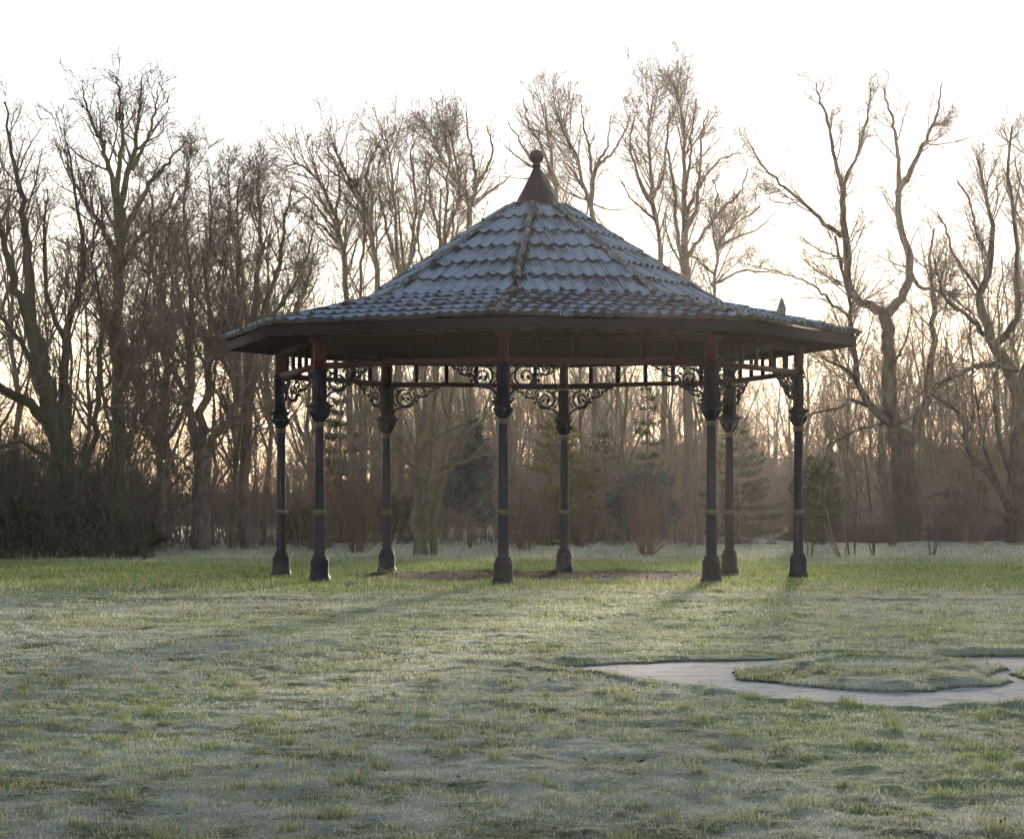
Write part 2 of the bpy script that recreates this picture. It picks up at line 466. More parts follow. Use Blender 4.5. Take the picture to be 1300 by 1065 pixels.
# ------------------------------------------------------------------ grass blades
def in_view_area(n, y0, y1, g, mrg=1.5):
    Y = np.sqrt(g.uniform(y0**2, y1**2, n)); X = g.uniform(-1, 1, n)*(Y*.20+mrg)
    return X, Y
def blades(X, Y, hgt, wid, g, lean=.5):
    n = len(X); z = ground_z(X, Y)
    a = g.uniform(0, 2*math.pi, n); w = wid*g.uniform(.6, 1.3, n)
    la = g.uniform(0, 2*math.pi, n); lm = hgt*lean*np.abs(g.normal(0, 1, n))
    b = np.stack([X, Y, z-.006], 1); s = np.stack([np.cos(a)*w/2, np.sin(a)*w/2, 0*a], 1)
    mid = b+np.stack([np.cos(la)*lm*.35, np.sin(la)*lm*.35, hgt*.6], 1)
    tip = b+np.stack([np.cos(la)*lm, np.sin(la)*lm, hgt*g.uniform(.75, 1, n)], 1)
    V = np.stack([b-s, b+s, mid+s*.7, mid-s*.7, tip], 1).reshape(-1, 3)
    k = np.arange(n)[:, None]*5
    return V, k+np.array([[0, 1, 2, 3]]), k+np.array([[3, 2, 4]])
gg = np.random.default_rng(3)
BV, BQ, BT, AF, AG, AT = [], [], [], [], [], []; nb = 0
def add_blades(X, Y, h, w, lean=.6, dull=0.0, edge_=False):
    global nb
    d = path_d(X, Y); fr, gr, so, fu = masks(X, Y)
    keep = (d > .03) & (so < .5+.4*gg.random(len(X)))
    keep &= ~((fu > .4) & (gg.random(len(X)) < .7))
    X, Y, h, w, fr, gr = X[keep], Y[keep], h[keep], w[keep], fr[keep], gr[keep]
    h = h*(.55+.45*sstep(.05, .6, d[keep])) if not edge_ else h
    V, q_, t_ = blades(X, Y, h, w, gg, lean)
    BV.append(V); BQ.append(q_+nb); BT.append(t_+nb); nb += len(V)
    AF.append(np.repeat(np.clip(fr*(1-dull)+gg.normal(0, .30, len(X)), 0, 1), 5)); AG.append(np.repeat(gr, 5)); AT.append(np.tile([0, 0, .6, .6, 1], len(X)))
for (y0, y1, dens, hh, ww) in [(10.5, 16, 2600, .018, .0036), (16, 24, 1400, .021, .0048), (24, 34, 650, .025, .0075), (34, 46, 330, .030, .011), (46, 78, 150, .065, .012), (78, 105, 45, .10, .022)]:
    area = (y1**2-y0**2)*.20+3*(y1-y0)
    n = int(area*dens); X, Y = in_view_area(n, y0, y1, gg)
    m_ = fbm(X*2.2, Y*1.6, 3, 44)
    h = hh*gg.uniform(.5, 1.4, n)*(.45+m_*1.3)
    add_blades(X, Y, h, np.full(n, ww), 1.05 if y0 < 45 else .6)
# tussocks
for (y0, y1, cnt, per, hh, ww, sp) in [(10.5, 18, 420, 80, .048, .0036, .05), (18, 34, 900, 50, .055, .0055, .08), (34, 60, 500, 30, .10, .011, .12), (60, 105, 900, 26, .17, .02, .20)]:
    X, Y = in_view_area(cnt, y0, y1, gg)
    m_ = gg.random(cnt) < sstep(.40, .60, fbm(X*.5, Y*.4, 3, 77))+.15
    X, Y = X[m_], Y[m_]
    sz = gg.uniform(.5, 1.4, len(X))
    Xb = np.repeat(X, per)+gg.normal(0, sp, len(X)*per)*np.repeat(sz, per); Yb = np.repeat(Y, per)+gg.normal(0, sp, len(X)*per)*np.repeat(sz, per)
    add_blades(Xb, Yb, hh*np.repeat(sz, per)*gg.uniform(.4, 1.2, len(Xb)), np.full(len(Xb), ww), .45, .75)
X, Y = in_view_area(330, 10.6, 24, gg); X2, Y2 = in_view_area(420, 24, 60, gg)
for X, Y, per, hh, ww, sp in ((X, Y, 110, .062, .0042, .032), (X2, Y2, 60, .075, .009, .06)):
    sz = gg.uniform(.4, 1.35, len(X)); Xb = np.repeat(X, per)+gg.normal(0, sp, len(X)*per)*np.repeat(sz, per); Yb = np.repeat(Y, per)+gg.normal(0, sp, len(X)*per)*np.repeat(sz, per)
    add_blades(Xb, Yb, hh*np.repeat(sz, per)*gg.uniform(.4, 1.2, len(Xb)), np.full(len(Xb), ww), .7, .96)
for poly, h_, dn in ((ISLE, .055, 26), (ISLE2, .05, 20), (OUTER, .045, 16)):
    p = np.array(poly); q = np.roll(p, -1, 0)
    for a_, b_ in zip(p, q):
        nn_ = int(np.linalg.norm(b_-a_)*dn*5)
        t_ = gg.random(nn_)[:, None]; xy = a_*(1-t_)+b_*t_+gg.normal(0, .07, (nn_, 2))
        add_blades(xy[:, 0], xy[:, 1], h_*gg.uniform(.4, 1.5, nn_), np.full(nn_, .006), .5, .6, True)
g = link('grass', np.concatenate(BV), [np.concatenate(BQ), np.concatenate(BT)], M['grass'],
         attrs={'frost': np.concatenate(AF), 'green': np.concatenate(AG), 'tip': np.concatenate(AT)})
tag(g, 'short frosted grass covering the meadow', 'grass', kind='stuff')

# fallen leaves
def litter(name, X, Y, size, m, g, label, cat, lift=.012):
    n = len(X); z = ground_z(X, Y)+lift
    a = g.uniform(0, 6.28, n); t = nrm(np.stack([np.cos(a), np.sin(a), g.normal(0, .35, n)], 1)); u = nrm(np.cross(t, np.stack([g.normal(0, .35, n), g.normal(0, .35, n), np.ones(n)], 1)))
    s = (size*g.uniform(.5, 1.3, n))[:, None]; c = np.stack([X, Y, z], 1)
    V = np.stack([c-t*s, c-u*s*.5, c+t*s, c+u*s*.5], 1).reshape(-1, 3)
    k = np.arange(n)[:, None]*4
    o = link(name, V, [k+np.array([[0, 1, 2, 3]])], m); tag(o, label, cat, kind='stuff'); return o
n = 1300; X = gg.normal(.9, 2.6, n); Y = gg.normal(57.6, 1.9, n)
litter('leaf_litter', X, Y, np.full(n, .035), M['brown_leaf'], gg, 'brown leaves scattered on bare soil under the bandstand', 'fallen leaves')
X, Y = in_view_area(420, 10.6, 44, gg)
litter('leaf_litter', X, Y, np.full(420, .026), M['brown_leaf'], gg, 'odd brown leaves lying on the frosted lawn and path', 'fallen leaves', .018)

# ------------------------------------------------------------------ bandstand
SQ = math.cos(R_(22.5)); SN = math.sin(R_(22.5))
RC = 5.5
root = thing('bandstand', (BX, BY, 0), 'octagonal park bandstand with frosted tiled roof on navy iron columns', 'bandstand')
def dirv(adeg): a = R_(adeg); return np.array([-math.sin(a), -math.cos(a), 0.0])
ANG = [7.2+45*k for k in range(8)]
# --- one column, local -Y is outward
col0 = MB()
col0.lathe([(.107, .46), (.107, 1.36)], 32, flute=.06)
col0.lathe([(.100, 1.44), (.093, 2.4), (.088, 3.24)], 28)
colo = col0.build('column', M['iron'], root, True)
b = MB()
b.lathe([(.225, -.06), (.225, .09), (.205, .13), (.195, .17), (.185, .36), (.195, .385), (.20, .41), (.17, .425)], 8, R_(22.5))
b.lathe([(.17, .425), (.175, .445), (.165, .47), (.135, .49), (.15, .51), (.15, .53), (.115, .55)], 24)
pb = b.build('plinth', M['iron'], colo)
b = MB(); b.lathe([(.106, 1.345), (.118, 1.36), (.14, 1.375), (.145, 1.39), (.14, 1.405), (.118, 1.42), (.115, 1.435), (.098, 1.45)], 28)
b.build('collar', M['verdigris'], colo, True)
b = MB()
b.lathe([(.092, 3.19), (.105, 3.20), (.105, 3.225), (.095, 3.24), (.10, 3.27), (.13, 3.33), (.15, 3.37), (.145, 3.385)], 24)
b.box((0, 0, 3.43), (.30, .30, .075)); b.box((0, 0, 3.486), (.36, .36, .04)); b.box((0, 0, 3.519), (.42, .42, .028))
for k in range(8):              # acanthus leaves on the capital
    a = k*math.pi/4+math.pi/8; d = np.array([math.cos(a), math.sin(a), 0])
    b.tube([d*.10+[0, 0, 3.23], d*.135+[0, 0, 3.30], d*.19+[0, 0, 3.385], d*.205+[0, 0, 3.36]], [.028, .034, .028, .012], 6)
b.build('capital', M['iron'], colo)
b = MB()                       # cream painted tassels below the capital
for k in range(8):
    a = k*math.pi/4+math.pi/8; d = np.array([math.cos(a), math.sin(a), 0]); u = np.array([-d[1], d[0], 0])
    for s in (-1, 0, 1):
        b.box(d*.094+u*s*.024+[0, 0, 3.125], (.008, .010, .085), a)
    b.box(d*.096+[0, 0, 3.172], (.010, .072, .014), a)
b.build('painted_band', M['cream'], colo)
b = MB()                       # fluted square post over the capital
b.box((0, 0, 3.895), (.20, .20, .72))
for s in (-1, 1):
    for k in range(5):
        o_ = -.088+k*.044
        b.box((o_, s*.104, 3.90), (.024, .010, .68)); b.box((s*.104, o_, 3.90), (.010, .024, .68))
b.box((0, 0, 3.56), (.27, .27, .045)); b.box((0, 0, 4.215), (.26, .26, .05))
for k in range(14):
    for s in (-1, 1): b.box((s*.115, 0, 3.62+k*.042), (.02, .1, .018))
b.build('post', M['iron'], colo)
b = MB(); b.box((0, 0, 4.548), (.19, .19, .612)); b.box((0, -.10, 4.55), (.07, .02, .56)); b.box((0, 0, 4.30), (.25, .25, .05)); b.box((0, 0, 4.81), (.30, .30, .07))
b.build('post_head', M['red'], colo)
# bracket in the local XZ plane, x away from the post, z down from the rail
def spiral(cx, cz, r0, r1, a0, a1, n=22):
    t = np.linspace(0, 1, n); a = np.radians(a0+(a1-a0)*t); r = r0+(r1-r0)*t
    return np.stack([cx+r*np.cos(a), 0*t, cz+r*np.sin(a)], 1)
def taper(n, a, c, bl=None): return np.linspace(a, c, n)
br = MB()
def bt_(p, r, n=6): br.tube(p, np.asarray(r, float)*1.25, n)
T = .016
bt_(spiral(.33, -.27, .20, .05, 200, 640, 40), taper(40, .020, .012), 6)          # large scroll
bt_(spiral(.33, -.27, .205, .205, 90, 200, 14), .018, 6)
bt_([(.0, 0, -.70), (.03, 0, -.62), (.07, 0, -.56), (.16, 0, -.50), (.27, 0, -.475), (.36, 0, -.47)], [.014, .020, .02, .019, .018, .016], 6)
bt_(spiral(.06, 0-.70, .045, .02, 180, 520, 14), .013, 5)
bt_(spiral(.40, -.36, .115, .10, 270, 330, 8), .016, 6)
bt_([(.36, 0, -.47), (.46, 0, -.44), (.52, 0, -.36), (.545, 0, -.26), (.60, 0, -.20), (.70, 0, -.215)], .017, 6)
bt_(spiral(.72, -.12, .115, .03, 250, 650, 30), taper(30, .017, .011), 6)         # second scroll
bt_([(.74, 0, -.235), (.84, 0, -.20), (.90, 0, -.12), (.98, 0, -.07), (1.12, 0, -.02)], taper(5, .017, .012), 6)
bt_(spiral(.97, -.055, .05, .02, 250, 560, 14), .012, 5)
bt_([(0, 0, -.08), (.10, 0, -.05), (.17, 0, -.09), (.13, 0, -.18), (.05, 0, -.22), (.02, 0, -.32), (.09, 0, -.40)], .014, 5)
bt_([(.50, 0, -.02), (.56, 0, -.07), (.60, 0, -.15)], .014, 5)
for (x, z, dx, dz, s) in [(.36, -.25, .07, -.08, .05), (.30, -.30, -.06, .07, .045), (.56, -.31, .06, -.06, .05), (.60, -.26, .08, .02, .045), (.74, -.10, .04, -.04, .035), (.13, -.45, -.05, .06, .04), (.86, -.12, .05, .05, .035), (.44, -.09, .05, .06, .045), (.50, -.20, .05, .07, .04), (.17, -.12, -.05, .05, .04)]:
    bt_([(x, 0, z), (x+dx*.5, 0, z+dz*.5), (x+dx, 0, z+dz)], [s*.25, s*.62, s*.12], 6)   # leaves
bt_([(-.0, 0, -.012), (1.15, 0, -.012)], .014, 4)
bt_([(0.012, 0, -.02), (.012, 0, -.70)], .016, 4)
bm0 = None
for s in (-1, 1):
    if bm0 is None:
        o = br.build('bracket', M['iron'], colo, True); bm0 = o
    else:
        o = bm0.copy(); COL.objects.link(o); o.parent = colo
    # neighbour direction is 112.5 deg from outward (-Y)
    a = R_(-90+s*112.5)
    o.location = (math.cos(a)*.11, math.sin(a)*.11, 4.262); o.rotation_euler = (0, 0, a)
for k, ad in enumerate(ANG):
    c = dirv(ad)*RC; rz = -R_(ad)
    if k == 0: o = colo
    else:
        o = colo.copy(); COL.objects.link(o); o.parent = root
        for ch in list(colo.children):
            d = ch.copy(); COL.objects.link(d); d.parent = o
    o.location = c; o.rotation_euler = (0, 0, rz)
# --- rails
side = 2*RC*SN
for k, ad in enumerate(ANG):
    am = ad+22.5; c = dirv(am)*RC*SQ; rz = -R_(am)
    b = MB(); b.box((0, 0, 4.312), (side-.20, .11, .10)); b.box((0, -.065, 4.345), (side-.26, .022, .022))
    r = b.build('rail', M['red'], root); r.location = c; r.rotation_euler = (0, 0, rz)
    for q in range(1, 6):
        b = MB(); b.box((0, 0, 4.55), (.075, .07, .376)); o = b.build('baluster', M['soffit'], r); o.location = (-side/2+side*q/6, 0, 0)
    b = MB(); b.box((0, 0, 4.795), (side-.30, .15, .112)); o = b.build('beam', M['soffit'], root); o.location = c; o.rotation_euler = (0, 0, rz)
# --- fascia and soffit
RE = 6.70
def octo(r, z): return [list(dirv(a)*r+[0, 0, z]) for a in ANG]
def oring(mb, r0, z0, r1, z1):
    v = octo(r0, z0)+octo(r1, z1); k = np.arange(8); mb.add(v, [np.stack([k, (k+1) % 8, 8+(k+1) % 8, 8+k], 1)])
b = MB()
oring(b, RE, 4.855, RE, 5.045); oring(b, RE-.05, 4.855, RE, 4.855); oring(b, RE-.05, 5.045, RE-.05, 4.855); oring(b, RE, 5.045, RE-.05, 5.045)
b.build('fascia', M['fascia'], root)
b = MB(); oring(b, RE-.06, 4.88, 5.2, 4.88); oring(b, RE-.06, 4.90, 5.2, 4.90)
for ad in ANG:
    am = ad+22.5
    for q in range(-4, 5):
        c = dirv(am)*((RE*SQ+5.3)/2-.05)+np.array([0, 0, 4.862]); u = np.array([math.cos(-R_(am)), math.sin(-R_(am)), 0])
        b.box(c+u*q*.52, (.05, .9, .03), -R_(am))
b.build('soffit', M['soffit'], root)
b = MB()                        # rafters and boarding inside
oring(b, 5.2, 4.90, 3.80, 5.55); oring(b, 3.80, 5.55, .3, 7.75)
b.build('roof_lining', M['soffit'], root)
# --- tiled faces
tg = np.random.default_rng(12)
def zroof(r):
    return 7.86-(r-.55)*(7.86-5.74)/(3.85-.55) if r < 3.85 else 5.74-(r-3.85)*(5.74-5.075)/(6.82-3.85)
W = .27
def tile_rows(r0, r1, n, fidx, mb_v, mb_f, af, am_, nn):
    am = ANG[fidx]+22.5; D = dirv(am); U = np.array([math.cos(-R_(am)), math.sin(-R_(am)), 0])
    rs = np.linspace(r0, r1, n+1)
    z0, z1 = zroof(r0+1e-6), zroof(r1-1e-6)
    sl = np.array([(r1-r0)*SQ, z1-z0]); ln = np.hypot(*sl); nr = np.array([-sl[1], sl[0]])/ln
    NV = D*nr[0]+np.array([0, 0, nr[1]]); SV = (D*sl[0]+np.array([0, 0, sl[1]]))/ln
    for k in range(n):
        ra, rb = rs[k], rs[k+1]
        off = tg.uniform(-.04, .04)+(.0 if k % 2 else .5*W*.3)
        ntile = int(rb*SN/W)+3
        prof_u = np.array([0, .05, .10, .14, .19, .24, .29, .36, .46, .58, .72, .84, .93, .999])
        prof_h = np.array([.020, .048, .046, .012, .012, .040, .036, .010, -.004, -.008, -.004, .004, .012, .018])
        for ti in range(-ntile, ntile):
            u0 = ti*W+off
            if u0 > rb*SN or u0+W < -rb*SN: continue
            jt = tg.normal(0, .006); js = tg.normal(0, .012); tw = tg.normal(0, .008)
            if tg.random() < .06: wear -= .35
            if tg.random() < .035: js += tg.uniform(-.02, .07); tw += tg.normal(0, .03)
            wear = tg.normal(0, .06)
            m = len(prof_u); uu = u0+prof_u*W
            rows = []
            drop = .024*np.sin(np.pi*prof_u)**.7
            for (rr_, lift, ex, kind) in ((ra, .002, -.04, 0), (.5*(ra+rb), .034, 0., 1), (rb, .068, .0, 2), (rb, .068, .003, 3), (rb, .0, .002, 4)):
                lim = max((rr_+.0)*SN, 0.01)
                uc = np.clip(uu, -lim, lim)
                base = D*(rr_*SQ)+np.array([0, 0, z0+(z1-z0)*(rr_-r0)/(r1-r0)])
                e = ex+(drop+js if kind >= 1 else 0)*(1 if kind > 1 else .5)
                hh = lift+(prof_h if kind < 4 else prof_h*.4-.012)+jt+tw*(prof_u-.5)
                rows.append(base[None]+U[None]*uc[:, None]+NV[None]*np.atleast_1d(hh)[:, None]+SV[None]*(np.zeros(m)+e)[:, None])
                hipd = 1-np.abs(uu)/max(rr_*SN, .01)
                am_.append(np.clip(1.2-hipd*rr_*SN/.35, 0, 1)+(.35 if r0 > 3 else 0)*np.ones(m)*tg.random()*1.6)
                f_ = np.full(m, .62+wear)-(kind >= 3)*.8+(kind == 2)*.05
                f_ = f_-np.clip(1-hipd*rr_*SN/.22, 0, 1)*.6
                if kind == 0: f_ = f_-.35
                f_ = f_-.75*((prof_u > .12) & (prof_u < .2))+.25*((prof_u > .03) & (prof_u < .12))+.15*((prof_u > .22) & (prof_u < .3))-.25*(prof_u > .95)
                if r0 > 3: f_ = f_-.12+tg.normal(0, .20)
                af.append(f_)
            V = np.concatenate(rows); mb_v.append(V)
            ii, jj = np.meshgrid(np.arange(4), np.arange(m-1), indexing='ij'); q0 = (ii*m+jj).ravel()
            mb_f.append(np.stack([q0, q0+m, q0+m+1, q0+1], 1)+nn[0]); nn[0] += len(V)
tv, tf, af, amm, nn = [], [], [], [], [0]
for k in range(8):
    tile_rows(.55, 3.85, 6, k, tv, tf, af, amm, nn)
    tile_rows(3.85, 6.75, 5, k, tv, tf, af, amm, nn)
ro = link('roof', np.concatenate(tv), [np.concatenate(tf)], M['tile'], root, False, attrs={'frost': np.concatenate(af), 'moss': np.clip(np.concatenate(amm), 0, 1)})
b = MB(); oring(b, 6.72, 5.06, 3.85, 5.70); oring(b, 3.85, 5.70, .3, 7.82)
b.build('roof_deck', M['soffit'], root)
# --- hip ridges: short half-round tiles
def hip_tile(mb, p0, p1, side, up, r, n=8):
    a = np.linspace(-.15, math.pi+.15, n)
    V = []
    for p, q in ((p0, r*.92), (p1, r)):
        for rr_ in (q, q-.018): V.append(p[None]+side[None]*(np.cos(a)*rr_)[:, None]+up[None]*(np.sin(a)*rr_*.8)[:, None])
    V = np.concatenate(V); k = np.arange(n-1)
    mb.add(V, [np.concatenate([np.stack([k, k+1, k+1+2*n, k+2*n], 1), np.stack([k+n, k+3*n, k+1+3*n, k+1+n], 1), np.stack([k+2*n, k+1+2*n, k+1+3*n, k+3*n], 1)])])
for k, ad in enumerate(ANG):
    D = dirv(ad)
    for (r0, r1, n) in ((.56, 3.80, 8), (3.86, 6.79, 7)):
        mb = MB(); rs = np.linspace(r0, r1, n+1)
        z0, z1 = zroof(r0+.001), zroof(r1-.001)
        S = nrm(D*(r1-r0)+np.array([0, 0, z1-z0])); side_ = np.array([-D[1], D[0], 0]); up = np.cross(S, side_); up = up if up[2] > 0 else -up
        for q in range(n):
            if k == 0 and r0 < 1 and q == 7: continue
            if k == 0 and r0 > 1 and q in (5,): pass
            pa = D*rs[q]+np.array([0, 0, z0+(z1-z0)*q/n]); pb_ = D*(rs[q+1]+.03)+np.array([0, 0, z0+(z1-z0)*(q+1)/n])
            sl_ = side_*tg.normal(0, .012); lift = up*(.034+abs(tg.normal(0, .006)))
            if k == 0 and q in (0, 1) and r0 > 3: sl_ = sl_+side_*(.05 if q == 0 else -.03); lift = lift+up*.04
            hip_tile(mb, pa+lift+sl_, pb_+lift+up*.008-sl_, side_, up, .062)
        mb.build('hip_ridge', M['ridge'], root, True)
# --- spire and finial
b = MB(); b.lathe([(.56, 7.83), (.50, 7.885), (.44, 7.93), (.40, 8.03), (.27, 8.26), (.15, 8.50), (.085, 8.64), (.07, 8.68)], 8, -R_(7.2)-R_(90))
b.build('spire', M['spire'], root)
b = MB(); b.lathe([(.07, 8.66), (.095, 8.69), (.095, 8.73), (.075, 8.75), (.085, 8.78)]+[(.155*math.cos(R_(t)), 8.905+.155*math.sin(R_(t))) for t in range(-55, 91, 12)], 20)
b.build('finial', M['spire'], root, True)
# broken ridge tile standing up on the right side, and a stub
D = dirv(ANG[7]+22+8); 
p = at(991, 402, 53.8)
bt = MB()
zz = .40
V = np.array([[-.12, 0, 0], [.09, 0, -.03], [.115, 0, .17], [.085, 0, .24], [.05, 0, .34], [.02, 0, .40], [-.02, 0, .30], [-.07, 0, .14]])
V2 = V+np.array([0, .03, 0]); V2[:, 0] *= .96
n = len(V); kk = np.arange(n)
bt.add(np.concatenate([V, V2]), [np.stack([kk, (kk+1) % n, n+(kk+1) % n, n+kk], 1)])
bt.add(V, [kk[None]]); bt.add(V2, [kk[::-1][None]])
o = bt.build('broken_tile', M['ridge'], None, loc=tuple(p))
tag(o, 'pointed broken ridge tile standing upright on the right eave of the bandstand roof', 'roof tile')

# ------------------------------------------------------------------ small things on the grass
def pebble(name, px, py, sx, sy, sz, m, label, cat, seed):
    X, Y = g2(px, py); g_ = np.random.default_rng(seed)
    mb = MB(); mb.lathe([(.3, 0), (.8, .15), (1, .45), (.85, .8), (.4, 1.)], 9)
    V = np.concatenate(mb.v); V = V*(1+g_.normal(0, .09, (len(V), 1)))*np.array([sx, sy, sz]); mb.v = [V]
    o = mb.build(name, m, None, True, loc=(X, Y, float(ground_z(np.array([X]), np.array([Y]))[0])+.01)); tag(o, label, cat)
pebble('stone', 443, 748, .10, .08, .09, M['stone'], 'pale stone in the grass below the second column from the left', 'stone', 1)
pebble('stone', 664, 750, .10, .08, .09, M['stone'], 'pale stone in the grass in front of the nearest column', 'stone', 2)
X, Y = g2(757, 744)
mb = MB(); V = np.array([[-.18, 0, .02], [-.05, -.05, .09], [.08, -.03, .06], [.2, .0, .03], [.17, .09, .06], [.0, .12, .12], [-.15, .1, .05]]); mb.add(V, [np.arange(7)[None]]); mb.add(V-[0, 0, .012], [np.arange(7)[::-1][None]])
o = mb.build('litter', M['white'], None, loc=(X+.15, Y, .05)); tag(o, 'crumpled white scrap of litter on grass under the bandstand', 'litter')
mb = MB(); V = np.array([[-.06, 0, .02], [.05, -.02, .02], [.07, .05, .10], [-.03, .06, .14]]); mb.add(V, [np.arange(4)[None]]); mb.add(V-[0, 0.01, .0], [np.arange(4)[::-1][None]])
o = mb.build('litter', M['yellow'], None, loc=(X-.16, Y, .05)); tag(o, 'small pale yellow scrap beside the white litter', 'litter')

# ------------------------------------------------------------------ trees
def build_tree(name, label, base, L0, g, mt, mw, levels, group=None, cat='tree', depth=None):
    """L0: list of (P (K,3), R (K)) in world coordinates"""
    base = np.asarray(base, float)
    root_ = thing(name, tuple(base), label, cat, group)
    P0 = np.stack([p for p, r in L0])-base; R0 = np.stack([r for p, r in L0])
    v, f = tubes(P0, R0, 11); v = v+nrm(v-np.repeat(P0.reshape(-1, 3), 11, 0))*np.repeat(R0.ravel(), 11)[:, None]*g.normal(0, .09, (len(v), 1)); link('trunk', v, [f], mt, root_, True)
    parts = []; P, Rd = P0, R0
    pool = [(P0, R0)]
    for li, lv in enumerate(levels):
        s = lv.pop('sides', 3); ext = lv.pop('with_parents', False)
        P, Rd = spawn(P, Rd, g, **lv); parts.append((P, Rd, s))
    v, f = pack(parts); link('crown', v, [f], mw, root_, False)
    return root_

def limb(pts, r0, r1, Y, dy=0.0, K=14, g=rng, jit=.0):
    """traced limb: picture points with a depth that runs from Y to Y+dy"""
    m = len(pts); t = np.linspace(0, 1, m)
    p = np.array([at(x, y, Y+dy*tt) for (x, y), tt in zip(pts, t)])
    r = r0+(r1-r0)*t**.8
    P_, R__ = resample(p, r*Y/F, K)
    L = np.linalg.norm(P_[-1]-P_[0])
    if jit: P_[1:-1] += g.normal(0, 1, (K-2, 3))*np.minimum(jit*L, R__[1:-1, None]*.4+.015)
    return P_, R__

def lv(dens=1.0, rmin=.0078, l1=.30, up=.10, l1max=4.5, l1sp=.34):
    return [dict(spacing=l1sp/dens, frac=l1, ang=(36, 11), tmin=.2, K=7, wig=.085, trop=up, rr=.50, rmin=rmin*1.8, lmin=.75, lmax=l1max, sides=4),
            dict(spacing=.25/dens, frac=.50, ang=(38, 12), tmin=.12, K=5, wig=.11, trop=up*.8, rr=.6, rmin=rmin*1.5, lmin=.5, lmax=2.4, sides=3),
            dict(spacing=.16/dens, frac=.62, ang=(40, 12), tmin=.08, K=4, wig=.13, trop=up*.6, rr=.75, rmin=rmin*1.2, lmin=.32, lmax=1.2, sides=3),
            dict(spacing=.20/dens, frac=.65, ang=(36, 12), tmin=.12, K=3, wig=.15, trop=.05, rr=.8, rmin=rmin, lmin=.25, lmax=.6, sides=3)]

def hero(name, label, Y, limbs, seed, mt, mw, dens=1., base=None, **kw):
    g = np.random.default_rng(seed)
    L0 = [limb(pts, r0, r1, Y+ys_, dy, K=20, g=g, jit=.006) for (pts, r0, r1, ys_, dy) in limbs]
    b = L0[0][0][0].copy(); b[2] = 0; L0[0][0][0][2] = -.25
    return build_tree(name, label, b, L0, g, mt, mw, lv(dens, **kw))

# big forked tree right of the bandstand
hero('bare_tree', 'large bare tree with thick trunk forking into curved limbs, right of the bandstand', 116, [
    ([(1157, 692), (1152, 640), (1148, 600), (1145, 572), (1140, 548)], 20, 12, 0, 0),
    ([(1143, 572), (1133, 537), (1129, 500), (1129, 455), (1128, 425), (1124, 396)], 11, 7.5, 0, 0),
    ([(1124, 400), (1108, 390), (1089, 381), (1079, 362), (1075, 329), (1072, 284), (1069, 252), (1070, 233)], 6.3, 3.4, 0, -2),
    ([(1070, 240), (1063, 215), (1055, 175), (1048, 144), (1040, 122), (1036, 105)], 3.2, .8, -2, -1),
    ([(1070, 240), (1078, 220), (1090, 195), (1101, 148), (1106, 112)], 3, .8, -2, 2),
    ([(1124, 400), (1137, 386), (1151, 370), (1156, 345), (1152, 318), (1141, 284), (1139, 250), (1150, 227)], 6.6, 3.8, 0, 2),
    ([(1150, 230), (1164, 200), (1179, 169), (1190, 142), (1196, 105)], 3.6, .8, 2, 2),
    ([(1141, 250), (1140, 205), (1137, 170), (1130, 143), (1122, 112)], 3.6, .8, 2, -2),
    ([(1068, 300), (1042, 278), (1016, 256), (994, 236), (971, 214), (950, 180)], 3.2, .8, 0, -4),
    ([(1146, 572), (1161, 552), (1168, 528), (1177, 503), (1181, 464), (1184, 416), (1184, 380), (1179, 335), (1186, 290)], 9, 1.3, 0, 4),
    ([(1133, 538), (1104, 515), (1092, 493), (1086, 457), (1081, 415), (1078, 380), (1067, 335), (1060, 300)], 6, 1.2, 0, -4),
    ([(1106, 517), (1081, 507), (1068, 518), (1045, 522), (1024, 528), (1012, 545)], 3, .8, -2, -3),
    ([(1124, 537), (1088, 547), (1056, 563), (1033, 582)], 2.2, .7, 0, -4),
    ([(1088, 480), (1072, 468), (1056, 460), (1030, 447)], 2.6, .8, -2, -3),
    ([(1078, 402), (1054, 383), (1029, 361), (994, 348), (949, 335)], 2.2, .6, -3, -3),
    ([(1155, 345), (1170, 365), (1200, 372), (1235, 400), (1250, 425)], 3, .8, 1, 4),
    ([(1133, 535), (1150, 535), (1168, 522), (1196, 486), (1215, 470)], 4, 1.5, 0, 4),
    ([(1075, 335), (1060, 325), (1040, 318), (1015, 300)], 2, .6, -1, 3),
    ([(1129, 470), (1140, 452), (1152, 425), (1158, 395)], 2, .6, 0, -3),
], 21, M['bark_mid'], M['twig'], 1.0, l1=.34, l1max=4.5)
